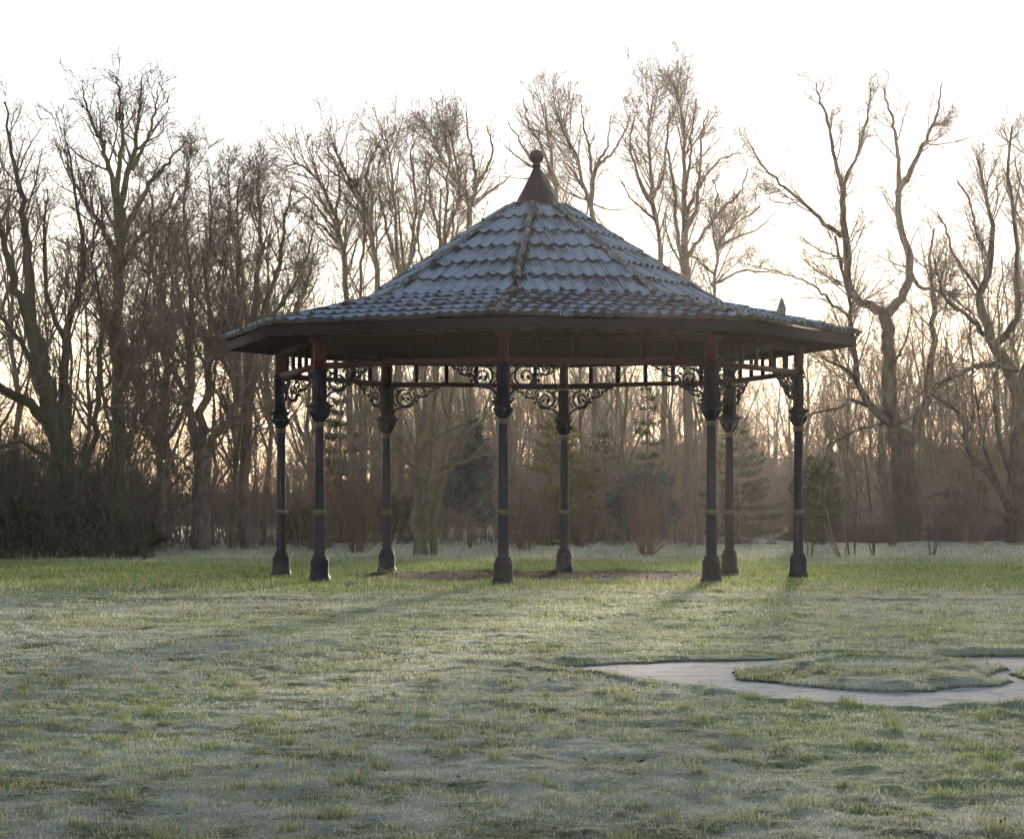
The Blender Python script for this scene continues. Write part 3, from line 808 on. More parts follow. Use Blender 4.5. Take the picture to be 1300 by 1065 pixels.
# tree on the right edge
hero('bare_tree', 'dense bare tree cut off by the right edge of the photograph', 112, [
    ([(1290, 692), (1291, 640), (1293, 560), (1295, 490)], 15, 11, 0, 0),
    ([(1295, 500), (1279, 461), (1260, 435), (1247, 400), (1246, 367), (1256, 329), (1260, 284), (1250, 240), (1240, 200)], 9.5, 1.5, 0, 2),
    ([(1262, 438), (1280, 420), (1291, 399), (1291, 351), (1288, 278), (1280, 210), (1285, 160)], 6, 1.2, 0, -2),
    ([(1294, 495), (1310, 440), (1312, 380), (1305, 300), (1310, 220), (1300, 150)], 8, 1.2, 0, 3),
    ([(1290, 470), (1254, 464), (1228, 470), (1196, 484), (1170, 500)], 5, 1.2, 0, -4),
    ([(1250, 425), (1225, 398), (1205, 385), (1190, 350), (1185, 320)], 3.5, .8, 2, -3),
    ([(1246, 375), (1225, 345), (1208, 320), (1200, 290), (1190, 270)], 3, .8, 2, 3),
    ([(1256, 329), (1240, 300), (1232, 260), (1215, 230)], 2.6, .8, 2, -3),
    ([(1280, 640), (1258, 603), (1235, 580), (1221, 535), (1205, 515), (1180, 500)], 6, 1, 0, -5),
    ([(1282, 650), (1262, 600), (1245, 545), (1238, 490)], 4, .8, -3, -2),
    ([(1286, 655), (1240, 640), (1205, 625), (1170, 632)], 3.5, .8, -2, -4),
    ([(1290, 620), (1270, 560), (1262, 500), (1270, 440)], 4, .8, -3, 0),
    ([(1294, 600), (1320, 540), (1335, 470), (1340, 380)], 6, 1.5, 0, 3),
], 22, M['bark_mid'], M['twig'], .95, l1=.30, l1max=3.0)
# greenish clump seen between the columns
hero('bare_tree', 'pale green barked tree with three stems seen between the left columns', 82, [
    ([(530, 710), (530, 640), (531, 577), (533, 545), (528, 490), (520, 420), (512, 350), (505, 250)], 6.3, 1.2, 0, 2),
    ([(541, 708), (541, 660), (543, 626), (548, 570), (552, 500), (548, 420), (556, 330), (560, 240)], 5.5, 1.2, .3, -2),
    ([(551, 708), (554, 650), (562, 595), (567, 552), (572, 520), (580, 460), (590, 400), (602, 320)], 5.2, 1.2, .6, 3),
    ([(540, 615), (524, 593), (506, 579), (479, 572), (457, 566)], 2.4, .8, 0, -3),
    ([(532, 577), (545, 560), (560, 553), (585, 539), (610, 520)], 2.4, .8, 0, -3),
    ([(563, 593), (590, 588), (612, 578), (650, 575)], 2.2, .7, 0, -3),
    ([(567, 560), (600, 540), (640, 520), (680, 516)], 2.2, .6, 0, 3),
    ([(570, 530), (560, 500), (555, 470), (560, 440)], 2.2, .6, 0, 3),
], 23, M['bark_green'], M['twig'], .55, l1=.20, l1max=2.6)
# left group
hero('bare_tree', 'dark leaning bare tree with heavy forked trunk on the left edge', 79, [
    ([(104, 716), (90, 620), (72, 545), (56, 485), (46, 430)], 14, 11, 0, 0),
    ([(46, 436), (38, 370), (34, 300), (28, 250), (14, 190), (6, 130)], 9, 1, 0, 2),
    ([(48, 436), (22, 370), (6, 310), (-8, 250), (-15, 180)], 7.5, 1, 0, -2),
    ([(70, 545), (36, 512), (2, 492), (-34, 470), (-60, 440)], 8, 2, 0, -3),
    ([(80, 560), (84, 480), (86, 430), (98, 370), (104, 320), (96, 250), (84, 180)], 8, 1, 0, 3),
    ([(60, 495), (30, 440), (0, 400), (-20, 370)], 5, 1.2, 0, 2),
    ([(90, 600), (50, 575), (20, 560), (-10, 580)], 5, 1.2, 0, -2),
    ([(96, 640), (118, 560), (124, 480), (130, 400), (118, 330), (125, 260)], 5, 1, 0, 2),
    ([(86, 440), (60, 380), (55, 310), (60, 240)], 4, .8, 1, -2),
], 24, M['bark_dark'], M['twig'], .9, l1=.30, l1max=2.2)
hero('bare_tree', 'tallest bare tree on the left with a straight greenish trunk and domed crown', 82, [
    ([(150, 712), (147, 620), (150, 500), (149, 400), (150, 320), (152, 265)], 8.5, 6.5, 0, 0),
    ([(151, 275), (162, 225), (172, 175), (178, 130), (180, 98)], 5, .8, 0, 2),
    ([(150, 280), (143, 225), (128, 180), (113, 145), (104, 110)], 4.5, .8, 0, -2),
    ([(150, 270), (150, 220), (156, 170), (152, 130), (148, 98)], 4.2, .8, 0, 1),
    ([(153, 300), (175, 262), (198, 225), (218, 200), (244, 172)], 5, .8, 0, 2),
    ([(149, 330), (132, 290), (110, 260), (92, 225), (82, 190)], 4.5, .8, 0, 3),
    ([(152, 340), (178, 300), (205, 275), (225, 240)], 4, .8, 0, -3),
    ([(168, 215), (185, 180), (196, 145), (200, 115)], 3, .7, 0, 2),
    ([(140, 715), (138, 640), (144, 560), (130, 500), (122, 440)], 4, 1.5, -1, 1),
    ([(163, 715), (160, 620), (172, 520), (176, 430), (190, 350), (200, 280)], 3.6, 1, -1, 2),
    ([(150, 430), (128, 380), (112, 350), (100, 310)], 3, .8, 0, 2),
], 25, M['bark_green'], M['twig'], 1.0, l1=.34, l1max=2.6)
hero('bare_tree', 'bare tree with a stout fork at head height, left of the bandstand', 92, [
    ([(256, 703), (256, 640), (257, 590), (256, 570)], 12, 11, 0, 0),
    ([(254, 580), (247, 545), (240, 510), (242, 440), (243, 380), (238, 320), (232, 260), (240, 215)], 8, 1, 0, 2),
    ([(259, 580), (270, 560), (282, 543), (296, 525), (305, 480), (300, 420), (308, 350), (300, 280), (305, 225)], 7.5, 1, 0, -2),
    ([(255, 578), (258, 520), (262, 470), (268, 420), (262, 350), (270, 290), (265, 228)], 7, 1, 0, 3),
    ([(243, 520), (222, 470), (212, 420), (205, 360), (198, 300)], 4.5, .9, 1, -3),
    ([(290, 530), (312, 495), (325, 440), (340, 380)], 4, .9, 0, 3),
    ([(262, 470), (280, 420), (284, 360), (288, 300)], 4, .9, 0, -3),
    ([(242, 440), (228, 390), (222, 330), (215, 280)], 3.6, .9, 2, 2),
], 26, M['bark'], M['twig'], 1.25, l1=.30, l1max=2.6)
hero('bare_tree', 'straight bare tree with pale trunk just left of the bandstand eave', 95, [
    ([(312, 702), (312, 640), (312, 582), (314, 520), (318, 445), (322, 400)], 8.5, 6.5, 0, 0),
    ([(321, 410), (328, 350), (332, 300), (326, 250), (330, 212)], 5, .9, 0, 2),
    ([(319, 440), (340, 380), (356, 330), (362, 280), (372, 235)], 4.5, .9, 0, -2),
    ([(318, 430), (305, 370), (300, 310), (292, 260), (290, 222)], 4.2, .9, 0, 2),
    ([(315, 500), (345, 440), (372, 400), (392, 350), (404, 310)], 4.2, .9, 0, 3),
    ([(321, 420), (350, 395), (380, 350), (400, 290)], 3.6, .9, 0, -2),
    ([(314, 520), (290, 470), (276, 420), (262, 380)], 3.4, .9, 0, -3),
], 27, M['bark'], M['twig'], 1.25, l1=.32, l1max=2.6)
hero('bare_tree', 'slim crooked bare tree between the tallest tree and the forked tree on the left', 88, [
    ([(205, 705), (205, 640), (204, 590), (205, 540), (212, 480), (208, 420)], 6.5, 4.5, 0, 0),
    ([(208, 430), (200, 370), (190, 320), (192, 260), (185, 225)], 3.8, .8, 0, 2),
    ([(209, 430), (220, 370), (214, 310), (222, 260)], 3.6, .8, 0, -2),
    ([(204, 575), (185, 540), (175, 500), (168, 440), (172, 380)], 4, .9, 0, 2),
    ([(204, 570), (225, 540), (238, 505), (246, 470)], 3.8, .9, 0, -2),
    ([(222, 600), (215, 570), (212, 545), (224, 520)], 3, .9, 0, -2),
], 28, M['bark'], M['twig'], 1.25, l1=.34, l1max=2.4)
# trees that rise over the roof
UP = [
    ('bare tree with an arching crown rising behind the left slope of the roof', 118, [
        ([(446, 700), (445, 560), (442, 383), (433, 310), (425, 271), (409, 230), (381, 200), (360, 205)], 6, .8, 0, 2),
        ([(425, 275), (432, 235), (426, 200), (415, 175)], 2.6, .7, 0, -2), ([(434, 312), (410, 290), (385, 270), (365, 262)], 2.4, .7, 0, 3),
        ([(430, 300), (400, 260), (378, 240), (358, 232)], 2.2, .7, 0, -3)], .8, {}),
    ('bare tree holding a bird nest behind the left slope of the roof', 114, [
        ([(478, 700), (478, 540), (477, 364), (469, 287), (459, 255), (448, 230), (430, 190), (424, 172)], 6, .8, 0, 2),
        ([(469, 287), (472, 245), (465, 215), (478, 175), (485, 160)], 3.2, .7, 0, -2), ([(462, 262), (440, 225), (420, 210), (400, 180)], 2.4, .7, 0, 3),
        ([(458, 700), (458, 377), (463, 290), (462, 260)], 3.5, .8, 1, 0)], .8, {}),
    ('thin upright bare tree rising behind the middle of the left roof slope', 126, [
        ([(510, 700), (508, 500), (505, 330), (500, 260), (496, 200), (490, 162)], 4.5, .8, 0, 2),
        ([(507, 400), (522, 320), (528, 250), (522, 190), (526, 165)], 3.5, .7, 0, -2), ([(505, 340), (488, 280), (480, 220), (486, 175)], 3, .7, 0, 3),
        ([(522, 330), (536, 270), (542, 215), (540, 180)], 2.6, .7, 0, 2)], .9, {}),
    ('multi stemmed bare tree close behind the upper left roof slope', 120, [
        ([(566, 700), (566, 500), (567, 330), (566, 250), (570, 190), (560, 150)], 4.2, .7, 0, 2),
        ([(566, 330), (552, 280), (545, 225), (548, 180)], 3, .7, 0, -2), ([(567, 300), (582, 255), (585, 215), (580, 180)], 2.6, .7, 0, 3),
        ([(566, 360), (575, 300), (576, 240)], 2.4, .7, 0, -2), ([(560, 400), (538, 340), (530, 290), (536, 240)], 2.6, .7, 0, 2)], .9, {}),
    ('bare tree with a broad open fork left of the spire', 128, [
        ([(598, 700), (596, 480), (595, 287), (598, 259), (584, 232), (562, 195), (545, 146)], 6.5, .8, 0, 2),
        ([(598, 262), (606, 232), (618, 206), (625, 176), (618, 140)], 3.6, .7, 0, -2), ([(603, 240), (602, 205), (596, 165), (592, 118)], 3, .7, 0, 3),
        ([(600, 262), (622, 240), (640, 225), (650, 215)], 2.2, .6, 0, -2), ([(585, 235), (578, 190), (572, 150), (580, 122)], 2.4, .6, 0, 2)], .7, {}),
    ('slender bare tree directly behind the finial', 132, [
        ([(716, 700), (714, 450), (708, 256), (702, 209), (696, 163), (691, 107)], 5, .8, 0, 2),
        ([(706, 250), (690, 215), (668, 180), (645, 135)], 3, .7, 0, -2), ([(704, 230), (690, 180), (672, 140), (664, 100)], 2.6, .7, 0, 3),
        ([(690, 215), (660, 190), (640, 170)], 2, .6, -1, -2)], .6, {}),
    ('narrow bare tree with a fan shaped crown right of the spire', 128, [
        ([(756, 700), (754, 450), (751, 275), (745, 250), (733, 194), (716, 150), (706, 120)], 5.5, .8, 0, 2),
        ([(751, 275), (753, 225), (760, 195), (771, 172), (776, 125)], 3.2, .7, 0, -2), ([(752, 240), (750, 190), (742, 145), (738, 108)], 3, .7, 0, 3),
        ([(760, 200), (778, 180), (795, 145), (800, 120)], 2.4, .6, -1, 2), ([(740, 235), (725, 205), (708, 190)], 2, .6, 0, -2)], .75, {}),
    ('tall bare tree rising over the right roof slope, left of its taller neighbour', 126, [
        ([(846, 700), (845, 480), (840, 333), (829, 262), (826, 194), (824, 140), (830, 98)], 5.5, .8, 0, 2),
        ([(829, 262), (815, 235), (806, 200), (800, 165), (806, 125)], 3, .7, 0, -2), ([(828, 250), (842, 215), (846, 170), (850, 125)], 3, .7, 0, 3),
        ([(832, 280), (815, 265), (800, 250), (790, 225)], 2.2, .6, 0, -2)], .75, {}),
    ('tallest bare tree behind the right roof slope with many upright stems', 122, [
        ([(872, 700), (870, 500), (868, 349), (869, 271), (868, 194), (863, 116), (855, 76)], 8, .9, 0, 2),
        ([(868, 345), (860, 290), (856, 230), (846, 170), (850, 118)], 4, .8, 0, -2), ([(869, 280), (885, 240), (900, 210), (918, 190), (940, 182)], 3, .7, 0, 3),
        ([(870, 300), (884, 262), (888, 200), (892, 150), (900, 118)], 3.4, .8, 0, 2), ([(869, 330), (890, 300), (915, 268), (940, 240), (950, 205)], 3, .7, 0, -3),
        ([(868, 250), (876, 200), (878, 150), (884, 100)], 3, .7, 0, -2), ([(866, 340), (848, 300), (845, 270)], 2, .6, 0, 2)], .85, {}),
    ('smaller spreading bare tree low over the right roof slope', 108, [
        ([(912, 700), (910, 500), (907, 376), (910, 330), (914, 305), (935, 285), (965, 262)], 3.6, .8, 0, 2),
        ([(911, 320), (905, 290), (910, 250), (906, 222)], 2, .6, 0, -2), ([(908, 350), (885, 330), (862, 318), (840, 325)], 2, .6, 0, 3),
        ([(913, 312), (940, 300), (960, 292), (985, 270)], 2, .6, 0, -2), ([(909, 360), (940, 345), (970, 345), (1000, 350)], 1.8, .6, 0, 2)], .8, {}),
]
for q, (lab, Y, lm, dn, kw) in enumerate(UP):
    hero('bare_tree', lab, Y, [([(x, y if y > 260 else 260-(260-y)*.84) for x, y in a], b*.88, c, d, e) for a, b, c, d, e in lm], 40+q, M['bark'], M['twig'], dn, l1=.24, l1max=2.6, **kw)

# nests
def nest(px, py, Y, r, label, seed):
    g_ = np.random.default_rng(seed); n = 260
    a = g_.uniform(0, 6.28, n); c = np.stack([np.cos(a)*r*.6, np.sin(a)*r*.6, g_.normal(0, .28, n)*r], 1); d = nrm(np.stack([-np.sin(a), np.cos(a), g_.normal(0, .35, n)], 1)+g_.normal(0, .4, (n, 3)))
    L = g_.uniform(.4, .95, n)[:, None]*r
    P = np.stack([c-d*L*.6, c+nrm(c)*.02, c+d*L*.6], 1); v, f = tubes(P, np.full((n, 3), .013), 3)
    o = link('bird_nest', v, [f], M['bark_dark'], loc=tuple(at(px, py, Y))); tag(o, label, 'nest')
nest(449, 233, 114.8, .30, 'round twig nest in the tree above the left roof slope', 1)
nest(152, 148, 82.5, .16, 'small twig nest high in the tallest tree on the left', 2)

# ---- generic trees: a few kinds, copied
def auto_tree(h, seed, spread=.5, nl=7, bare_to=.28, wig=.032):
    g = np.random.default_rng(seed)
    K = 14; t = np.linspace(0, 1, K)
    d = g.normal(0, .02*h, (K, 2)).cumsum(0)*.35; d -= d[0]
    P = [np.stack([d[:, 0], d[:, 1], t*h*.93-.2], 1)]; Rr = [h*.0095*(1-t*.93)+.006]
    for q in range(nl):
        tt = bare_to+(0.80-bare_to)*(q+g.uniform(0, 1))/nl
        i_ = int(tt*(K-1)); p0 = P[0][i_]; a = g.uniform(0, 6.28); L = h*(.62-.45*tt)*g.uniform(.8, 1.2)
        th = R_(g.uniform(22, 48)*spread*2); dd = np.array([math.cos(a)*math.sin(th), math.sin(a)*math.sin(th), math.cos(th)])
        pts = [p0]
        for k in range(K-1):
            pts.append(pts[-1]+dd*L/(K-1)); dd = nrm(dd+g.normal(0, wig*1.3, 3)+np.array([0, 0, .035]))
        P.append(np.array(pts)); Rr.append(Rr[0][i_]*.62*(1-t*.9)+.005)
    return list(zip(P, Rr)), g
def kind_tree(h, seed, label, group, mt, mw, dens=.8, **kw):
    L0, g = auto_tree(h, seed, **kw)
    r = build_tree('bare_tree', label, (0, 0, 0), L0, g, mt, mw, lv(dens, .0085, .34, .10, 3.0, .6), group)
    return r
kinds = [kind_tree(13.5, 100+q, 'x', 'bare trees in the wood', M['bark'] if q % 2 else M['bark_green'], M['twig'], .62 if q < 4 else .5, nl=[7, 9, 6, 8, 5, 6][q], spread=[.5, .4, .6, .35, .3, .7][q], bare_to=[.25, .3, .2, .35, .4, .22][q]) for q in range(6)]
gp = np.random.default_rng(5)
first = [True]*6
def place_kind(k, px, Y, topy, label, group):
    x = (px-650)/F*Y; h = H+(HOR-topy)/F*Y; s = h/13.3
    sx = s*gp.uniform(.85, 1.1)
    if first[k]:
        o = kinds[k]; o.location = (x, Y, 0); o.rotation_euler = (0, 0, gp.uniform(0, 6.28)); o.scale = (sx, sx, s); o['label'] = label; first[k] = False
    else: o = copy_thing(kinds[k], (x, Y, 0), gp.uniform(0, 6.28), (sx, sx, s), label)
    o['group'] = group
# top line of the wood across the picture
TX = [-120, 0, 60, 120, 200, 250, 300, 350, 400, 450, 500, 560, 620, 700, 800, 900, 960, 1000, 1060, 1150, 1210, 1260, 1300, 1400]
TY = [130, 140, 190, 200, 210, 228, 225, 235, 280, 270, 270, 260, 280, 300, 310, 290, 380, 420, 330, 330, 250, 190, 150, 150]
def topline(px): return float(np.interp(px, TX, TY))
nA = 0
# dense left wood
for px in np.linspace(-95, 400, 15):
    p = px+gp.uniform(-10, 10); Y = gp.uniform(84, 128)
    place_kind(int(gp.integers(0, 4)), p, Y, topline(p)+14+abs(gp.normal(0, 45)), 'bare tree in the tangled wood left of the bandstand', 'bare trees in the wood left of the bandstand')
for px in np.linspace(405, 930, 30):
    p = px+gp.uniform(-12, 12); Y = gp.uniform(100, 160)
    place_kind(int(gp.integers(0, 6)), p, Y, topline(p)+abs(gp.normal(60, 90)), 'hazy bare tree in the wood behind the bandstand', 'bare trees in the wood behind the bandstand')
for px in np.linspace(950, 1400, 26):
    p = px+gp.uniform(-12, 12); Y = gp.uniform(135, 190)
    place_kind(int(gp.integers(0, 6)), p, Y, topline(p)+60+abs(gp.normal(60, 70)), 'pale hazy bare tree in the wood right of the bandstand', 'bare trees in the wood right of the bandstand')
for k in range(6):
    if first[k]: place_kind(k, 660+10*k, 150, 320, 'hazy bare tree in the wood behind the bandstand', 'bare trees in the wood behind the bandstand')

# ---- far wood: one mass
def far_wood():
    g = np.random.default_rng(77); n = 430
    X = np.concatenate([g.uniform(-70, 90, 150), g.uniform(-14, 75, 280)]); Y = g.uniform(150, 235, n)
    px = 650+F*X/Y
    mid = np.exp(-((px-640)/330)**2)
    hgt = (7.0+5.0*mid+3.0*sstep(950, 1150, px)+g.uniform(-2, 2.5, n))*Y/190
    K = 8; t = np.linspace(0, 1, K)
    P = np.stack([X[:, None]+g.normal(0, .12, (n, K)).cumsum(1), Y[:, None]+g.normal(0, .12, (n, K)).cumsum(1), t[None]*hgt[:, None]-.3], -1)
    Rr = hgt[:, None]*.011*(1-t[None]*.9)
    parts = [(P, Rr, 5)]
    P1, R1 = spawn(P, Rr, g, .75, .42, (40, 12), .2, 6, .13, .1, .6, .02, 1., 6., .4)
    P2, R2 = spawn(P1, R1, g, .42, .45, (42, 12), .1, 4, .16, .08, .6, .013, .5, 3., .4)
    P3, R3 = spawn(P2, R2, g, .30, .55, (42, 12), .1, 3, .16, .05, .7, .010, .4, 1.6, .4)
    v, f = pack(parts+[(P1, R1, 3), (P2, R2, 3), (P3, R3, 3)])
    o = link('far_wood', v, [f], M['twig']); tag(o, 'distant bare wood fading into the morning haze', 'wood', kind='stuff')
far_wood()
for px in np.linspace(985, 1190, 9): place_kind(int(gp.integers(0, 6)), px+gp.uniform(-8, 8), gp.uniform(150, 225), gp.uniform(375, 430), 'pale hazy bare tree in the wood right of the bandstand', 'bare trees in the wood right of the bandstand')
# ---- undergrowth
def thicket(name, n, x0, x1, y0, y1, h0, h1, seed, m, label, tw=.35):
    g = np.random.default_rng(seed)
    Y = g.uniform(y0, y1, n); px = g.uniform(x0, x1, n); X = (px-650)/F*Y
    K = 5; hh = g.uniform(h0, h1, n)*(.55+.9*fbm(X*.3, Y*.3, 3, seed)); d = nrm(np.stack([g.normal(0, .28, n), g.normal(0, .28, n), np.ones(n)], 1))
    P = np.empty((n, K, 3)); P[:, 0] = np.stack([X, Y, np.full(n, -.05)], 1)
    for k in range(1, K):
        P[:, k] = P[:, k-1]+d*(hh/(K-1))[:, None]; d = nrm(d+g.normal(0, .13, (n, 3)))
    Rr = (g.uniform(.008, .02, n)[:, None])*np.linspace(1, .35, K)[None]
    P1, R1 = spawn(P, Rr, g, tw, .35, (35, 14), .2, 4, .15, .12, .7, .006, .3, 1.6, .5)
    P2, R2 = spawn(P1, R1, g, .30, .5, (40, 14), .1, 3, .15, .08, .8, .006, .2, .8, .5)
    v, f = pack([(P, Rr, 4), (P1, R1, 3), (P2, R2, 3)])
    o = link(name, v, [f], m); tag(o, label, 'undergrowth', kind='stuff')
thicket('undergrowth', 1500, -90, 420, 93, 128, 1.4, 4.4, 61, M['thicket'], 'tangled brown undergrowth at the foot of the left wood', .4)
thicket('undergrowth', 1500, 380, 960, 104, 150, 1.6, 5.0, 62, M['thicket'], 'brown thicket filling the wood edge behind the bandstand', .4)
thicket('undergrowth', 1500, 930, 1420, 128, 160, 1.5, 4.2, 63, M['thicket'], 'thin hazy undergrowth beyond the earth bank on the right', .5)

thicket('undergrowth', 1300, -110, 195, 75, 98, 1.0, 4.6, 64, M['bark_dark'], 'dark brambly undergrowth under the trees at the left edge', .35)
# ---- shrubs and saplings
def shrub(name, label, px, py, hpx, spread, ns, seed, m, dens=.7, cat='shrub', group=None, rr=1.0, lean=0.0):
    g = np.random.default_rng(seed); Y = gy(py); b = at(px, py, Y); b[2] = 0; h = hpx/F*Y
    L0 = []
    for q in range(ns):
        K = 8; a = g.uniform(0, 6.28); th = abs(g.normal(0, spread)); d = np.array([math.cos(a)*math.sin(th)+lean, math.sin(a)*math.sin(th), math.cos(th)])
        p = [b+np.array([math.cos(a)*.10, math.sin(a)*.10, -.05])]; L = h*g.uniform(.65, 1.08)
        for k in range(K-1):
            p.append(p[-1]+d*L/(K-1)); d = nrm(d+g.normal(0, .07, 3)+np.array([0, 0, .02]))
        L0.append((np.array(p), np.linspace(.018, .006, K)*rr*g.uniform(.7, 1.3)))
    lvl = [dict(spacing=.30/dens, frac=.33, ang=(32, 10), tmin=.18, K=5, wig=.10, trop=.10, rr=.7, rmin=.006, lmin=.25, lmax=1.5, sides=3),
           dict(spacing=.20/dens, frac=.5, ang=(35, 12), tmin=.1, K=4, wig=.12, trop=.08, rr=.8, rmin=.005, lmin=.15, lmax=.8, sides=3)]
    root_ = thing(name, tuple(b), label, cat, group)
    P0 = np.stack([p for p, r in L0])-b; R0 = np.stack([r for p, r in L0])+(.008 if cat == 'sapling' else 0)
    v, f = tubes(P0, R0, 5); link('stems', v, [f], m, root_, True)
    P, Rd = P0, R0; parts = []
    for l_ in lvl:
        s = l_.pop('sides'); P, Rd = spawn(P, Rd, g, **l_); parts.append((P, Rd, s))
    v, f = pack(parts); link('twigs', v, [f], m, root_); return root_
shrub('bare_shrub', 'reddish twiggy shrub just right of the nearest column', 666, 702, 100, .42, 26, 1, M['twig_red'], 1.0)
shrub('bare_shrub', 'small twiggy shrub with a short stem right of the far column', 740, 698, 78, .45, 20, 2, M['twig_red'], .9)
shrub('bare_shrub', 'purplish twiggy shrub left of the three stemmed tree', 453, 705, 130, .38, 30, 3, M['twig_red'], 1.0)
shrub('bare_shrub', 'vase shaped red twigged shrub in front of the rounded evergreen', 820, 708, 100, .40, 34, 4, M['twig_red'], 1.0)
shrub('bare_shrub', 'low brown shrub at the foot of the column left of centre', 395, 702, 80, .5, 22, 5, M['twig_red'], 1.0)
shrub('bare_shrub', 'thin upright shrub beside the small spruce trunk', 880, 698, 70, .5, 20, 6, M['twig'], .9)
shrub('sapling', 'tall slim sapling on the frosty grass right of the bandstand', 1113, 708, 170, .12, 3, 7, M['bark_dark'], .5, 'sapling', rr=1.0)
shrub('sapling', 'bushy multi stemmed sapling before the big forked trunk', 1133, 697, 150, .22, 12, 8, M['bark_dark'], .6, 'sapling', rr=1.0)
shrub('sapling', 'short lone sapling with a few yellow leaves right of the forked tree', 1182, 708, 76, .2, 3, 9, M['bark_dark'], .6, 'sapling', rr=1.0)
shrub('sapling', 'leaning sapling left of the tall slim sapling', 1081, 709, 115, .15, 3, 10, M['bark_dark'], .5, 'sapling', rr=1.0, lean=-.10)
shrub('sapling', 'thin forked sapling beside the dark conifer on the right', 1072, 711, 75, .25, 4, 11, M['twig'], .5, 'sapling', rr=1.0, lean=-.22)
shrub('sapling', 'small sapling in front of the dark conifer on the right', 1026, 710, 62, .2, 2, 12, M['bark_dark'], .4, 'sapling', rr=1.0)
shrub('bare_shrub', 'wide bare shrub at the foot of the tree on the right edge', 1240, 694, 120, .75, 30, 13, M['twig'], .9)

# ---- evergreens
def sprays(C_, D_, size, per, g, w=.16):
    n = len(C_); c = np.repeat(C_, per, 0); d = nrm(np.repeat(D_, per, 0)+g.normal(0, .55, (n*per, 3)))
    s = np.repeat(np.broadcast_to(size, (n,)), per)*g.uniform(.5, 1.25, n*per)
    side = nrm(np.cross(d, g.normal(size=(n*per, 3))))
    c = c+g.normal(0, .25, (n*per, 3))*s[:, None]
    V = np.stack([c-side*(s*w*.5)[:, None], c+d*(s*.5)[:, None]+side*(s*w)[:, None]*.9, c+d*s[:, None], c+d*(s*.5)[:, None]-side*(s*w)[:, None]*.9], 1).reshape(-1, 3)
    k = np.arange(n*per)[:, None]*4
    return V, k+np.array([[0, 1, 2, 3]])
def spruce(label, px, py, top, halfw, seed, m, tiers=16, gap=.0, bare=.06, name='spruce_tree', per=6):
    g = np.random.default_rng(seed); Y = gy(py); b = at(px, py, Y); b[2] = 0; h = H+(HOR-top)/F*Y; w = halfw/F*Y
    root_ = thing(name, tuple(b), label, 'tree')
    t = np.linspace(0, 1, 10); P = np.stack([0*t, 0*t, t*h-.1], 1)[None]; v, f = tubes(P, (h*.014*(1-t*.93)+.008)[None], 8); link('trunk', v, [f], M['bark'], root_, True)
    BP, BR, C_, D_, S_ = [], [], [], [], []
    for q in range(tiers):
        u = bare+(1-bare)*(q+g.uniform(-.2, .2))/tiers; z = u*h; L = w*(1-u)**.8*1.1+.12
        for j_ in range(int(7+4*(1-u))):
            if g.random() < gap: continue
            a = g.uniform(0, 6.28); LL = L*g.uniform(.55, 1.2); s = np.linspace(0, 1, 6)
            up = .25-.45*(1-u)
            p = np.stack([np.cos(a)*s*LL, np.sin(a)*s*LL, z+up*s*LL+.18*LL*s**3], 1)
            BP.append(p); BR.append(np.linspace(.02, .006, 6))
            m_ = max(8, int(LL*34)); ss = g.uniform(.15, 1, m_); c = np.stack([np.interp(ss, s, p[:, k]) for k in range(3)], 1)
            lat = np.array([-math.sin(a), math.cos(a), 0])*g.normal(0, .16*LL, m_)[:, None]*(1.1-ss)[:, None]; c = c+lat+[0, 0, -.02]
            C_.append(c); D_.append(np.tile(np.array([math.cos(a), math.sin(a), -.10]), (m_, 1))); S_.append(np.full(m_, .17)*g.uniform(.7, 1.2, m_))
    v, f = tubes(np.array(BP), np.array(BR), 4); link('limbs', v, [f], M['bark'], root_)
    V, f = sprays(np.concatenate(C_), np.concatenate(D_), np.concatenate(S_), per, g); link('foliage', V, [f], m, root_)
def bushy(name, label, px, py, top, halfw, seed, m, n=1500, flat_=1.0, stem=.10, per=5, size=.20, cat='bush', peak=.0):
    g = np.random.default_rng(seed); Y = gy(py); b = at(px, py, Y); b[2] = 0; h = H+(HOR-top)/F*Y; w = halfw/F*Y
    root_ = thing(name, tuple(b), label, cat)
    mb = MB()
    for q in range(5):
        a = g.uniform(0, 6.28); t = np.linspace(0, 1, 6)
        mb.tube(np.stack([np.cos(a)*t*w*.35, np.sin(a)*t*w*.35, t*h*.75-.1], 1), np.linspace(.05, .015, 6), 6)
    mb.build('stem', M['bark'], root_, True)
    # uneven lobed volume of leafy shoots
    nl = 26; lc = g.normal(size=(nl, 3)); lc = nrm(lc)*g.uniform(.35, .85, (nl, 1)); lr = g.uniform(.22, .42, nl)
    k = g.integers(0, nl, n); p = nrm(g.normal(size=(n, 3)))*g.uniform(.55, 1.05, (n, 1))*lr[k][:, None]+lc[k]
    zz_ = (p[:, 2]+1.1)/2.2; sh = 1-peak*np.clip(zz_, 0, 1)**1.3
    C_ = np.stack([p[:, 0]*w*.85*sh, p[:, 1]*w*.85*sh, stem*h+(1-stem)*h*np.clip(zz_, 0.02, 1.06)], 1)
    D_ = nrm(np.stack([p[:, 0], p[:, 1], p[:, 2]*.3+.55], 1))
    V, f = sprays(C_, D_, size, per, g); link('foliage', V, [f], m, root_)
spruce('small open spruce with pale tiers standing between the far and right columns', 822, 692, 478, 36, 1, M['needle'], 13, .5, .12, per=4)
spruce('golden green conifer directly behind the far column', 712, 694, 520, 66, 2, M['needle_gold'], 17, .1, .04)
spruce('soft green conifer between the right hand columns', 938, 694, 530, 56, 3, M['needle'], 15, .3, .05)
spruce('dim green conifer to the right of the golden conifer', 764, 690, 545, 50, 4, M['needle'], 14, .2, .04)
spruce('dark narrow conifer half hidden behind the left columns', 432, 690, 470, 46, 5, M['needle'], 15, .1, .02)
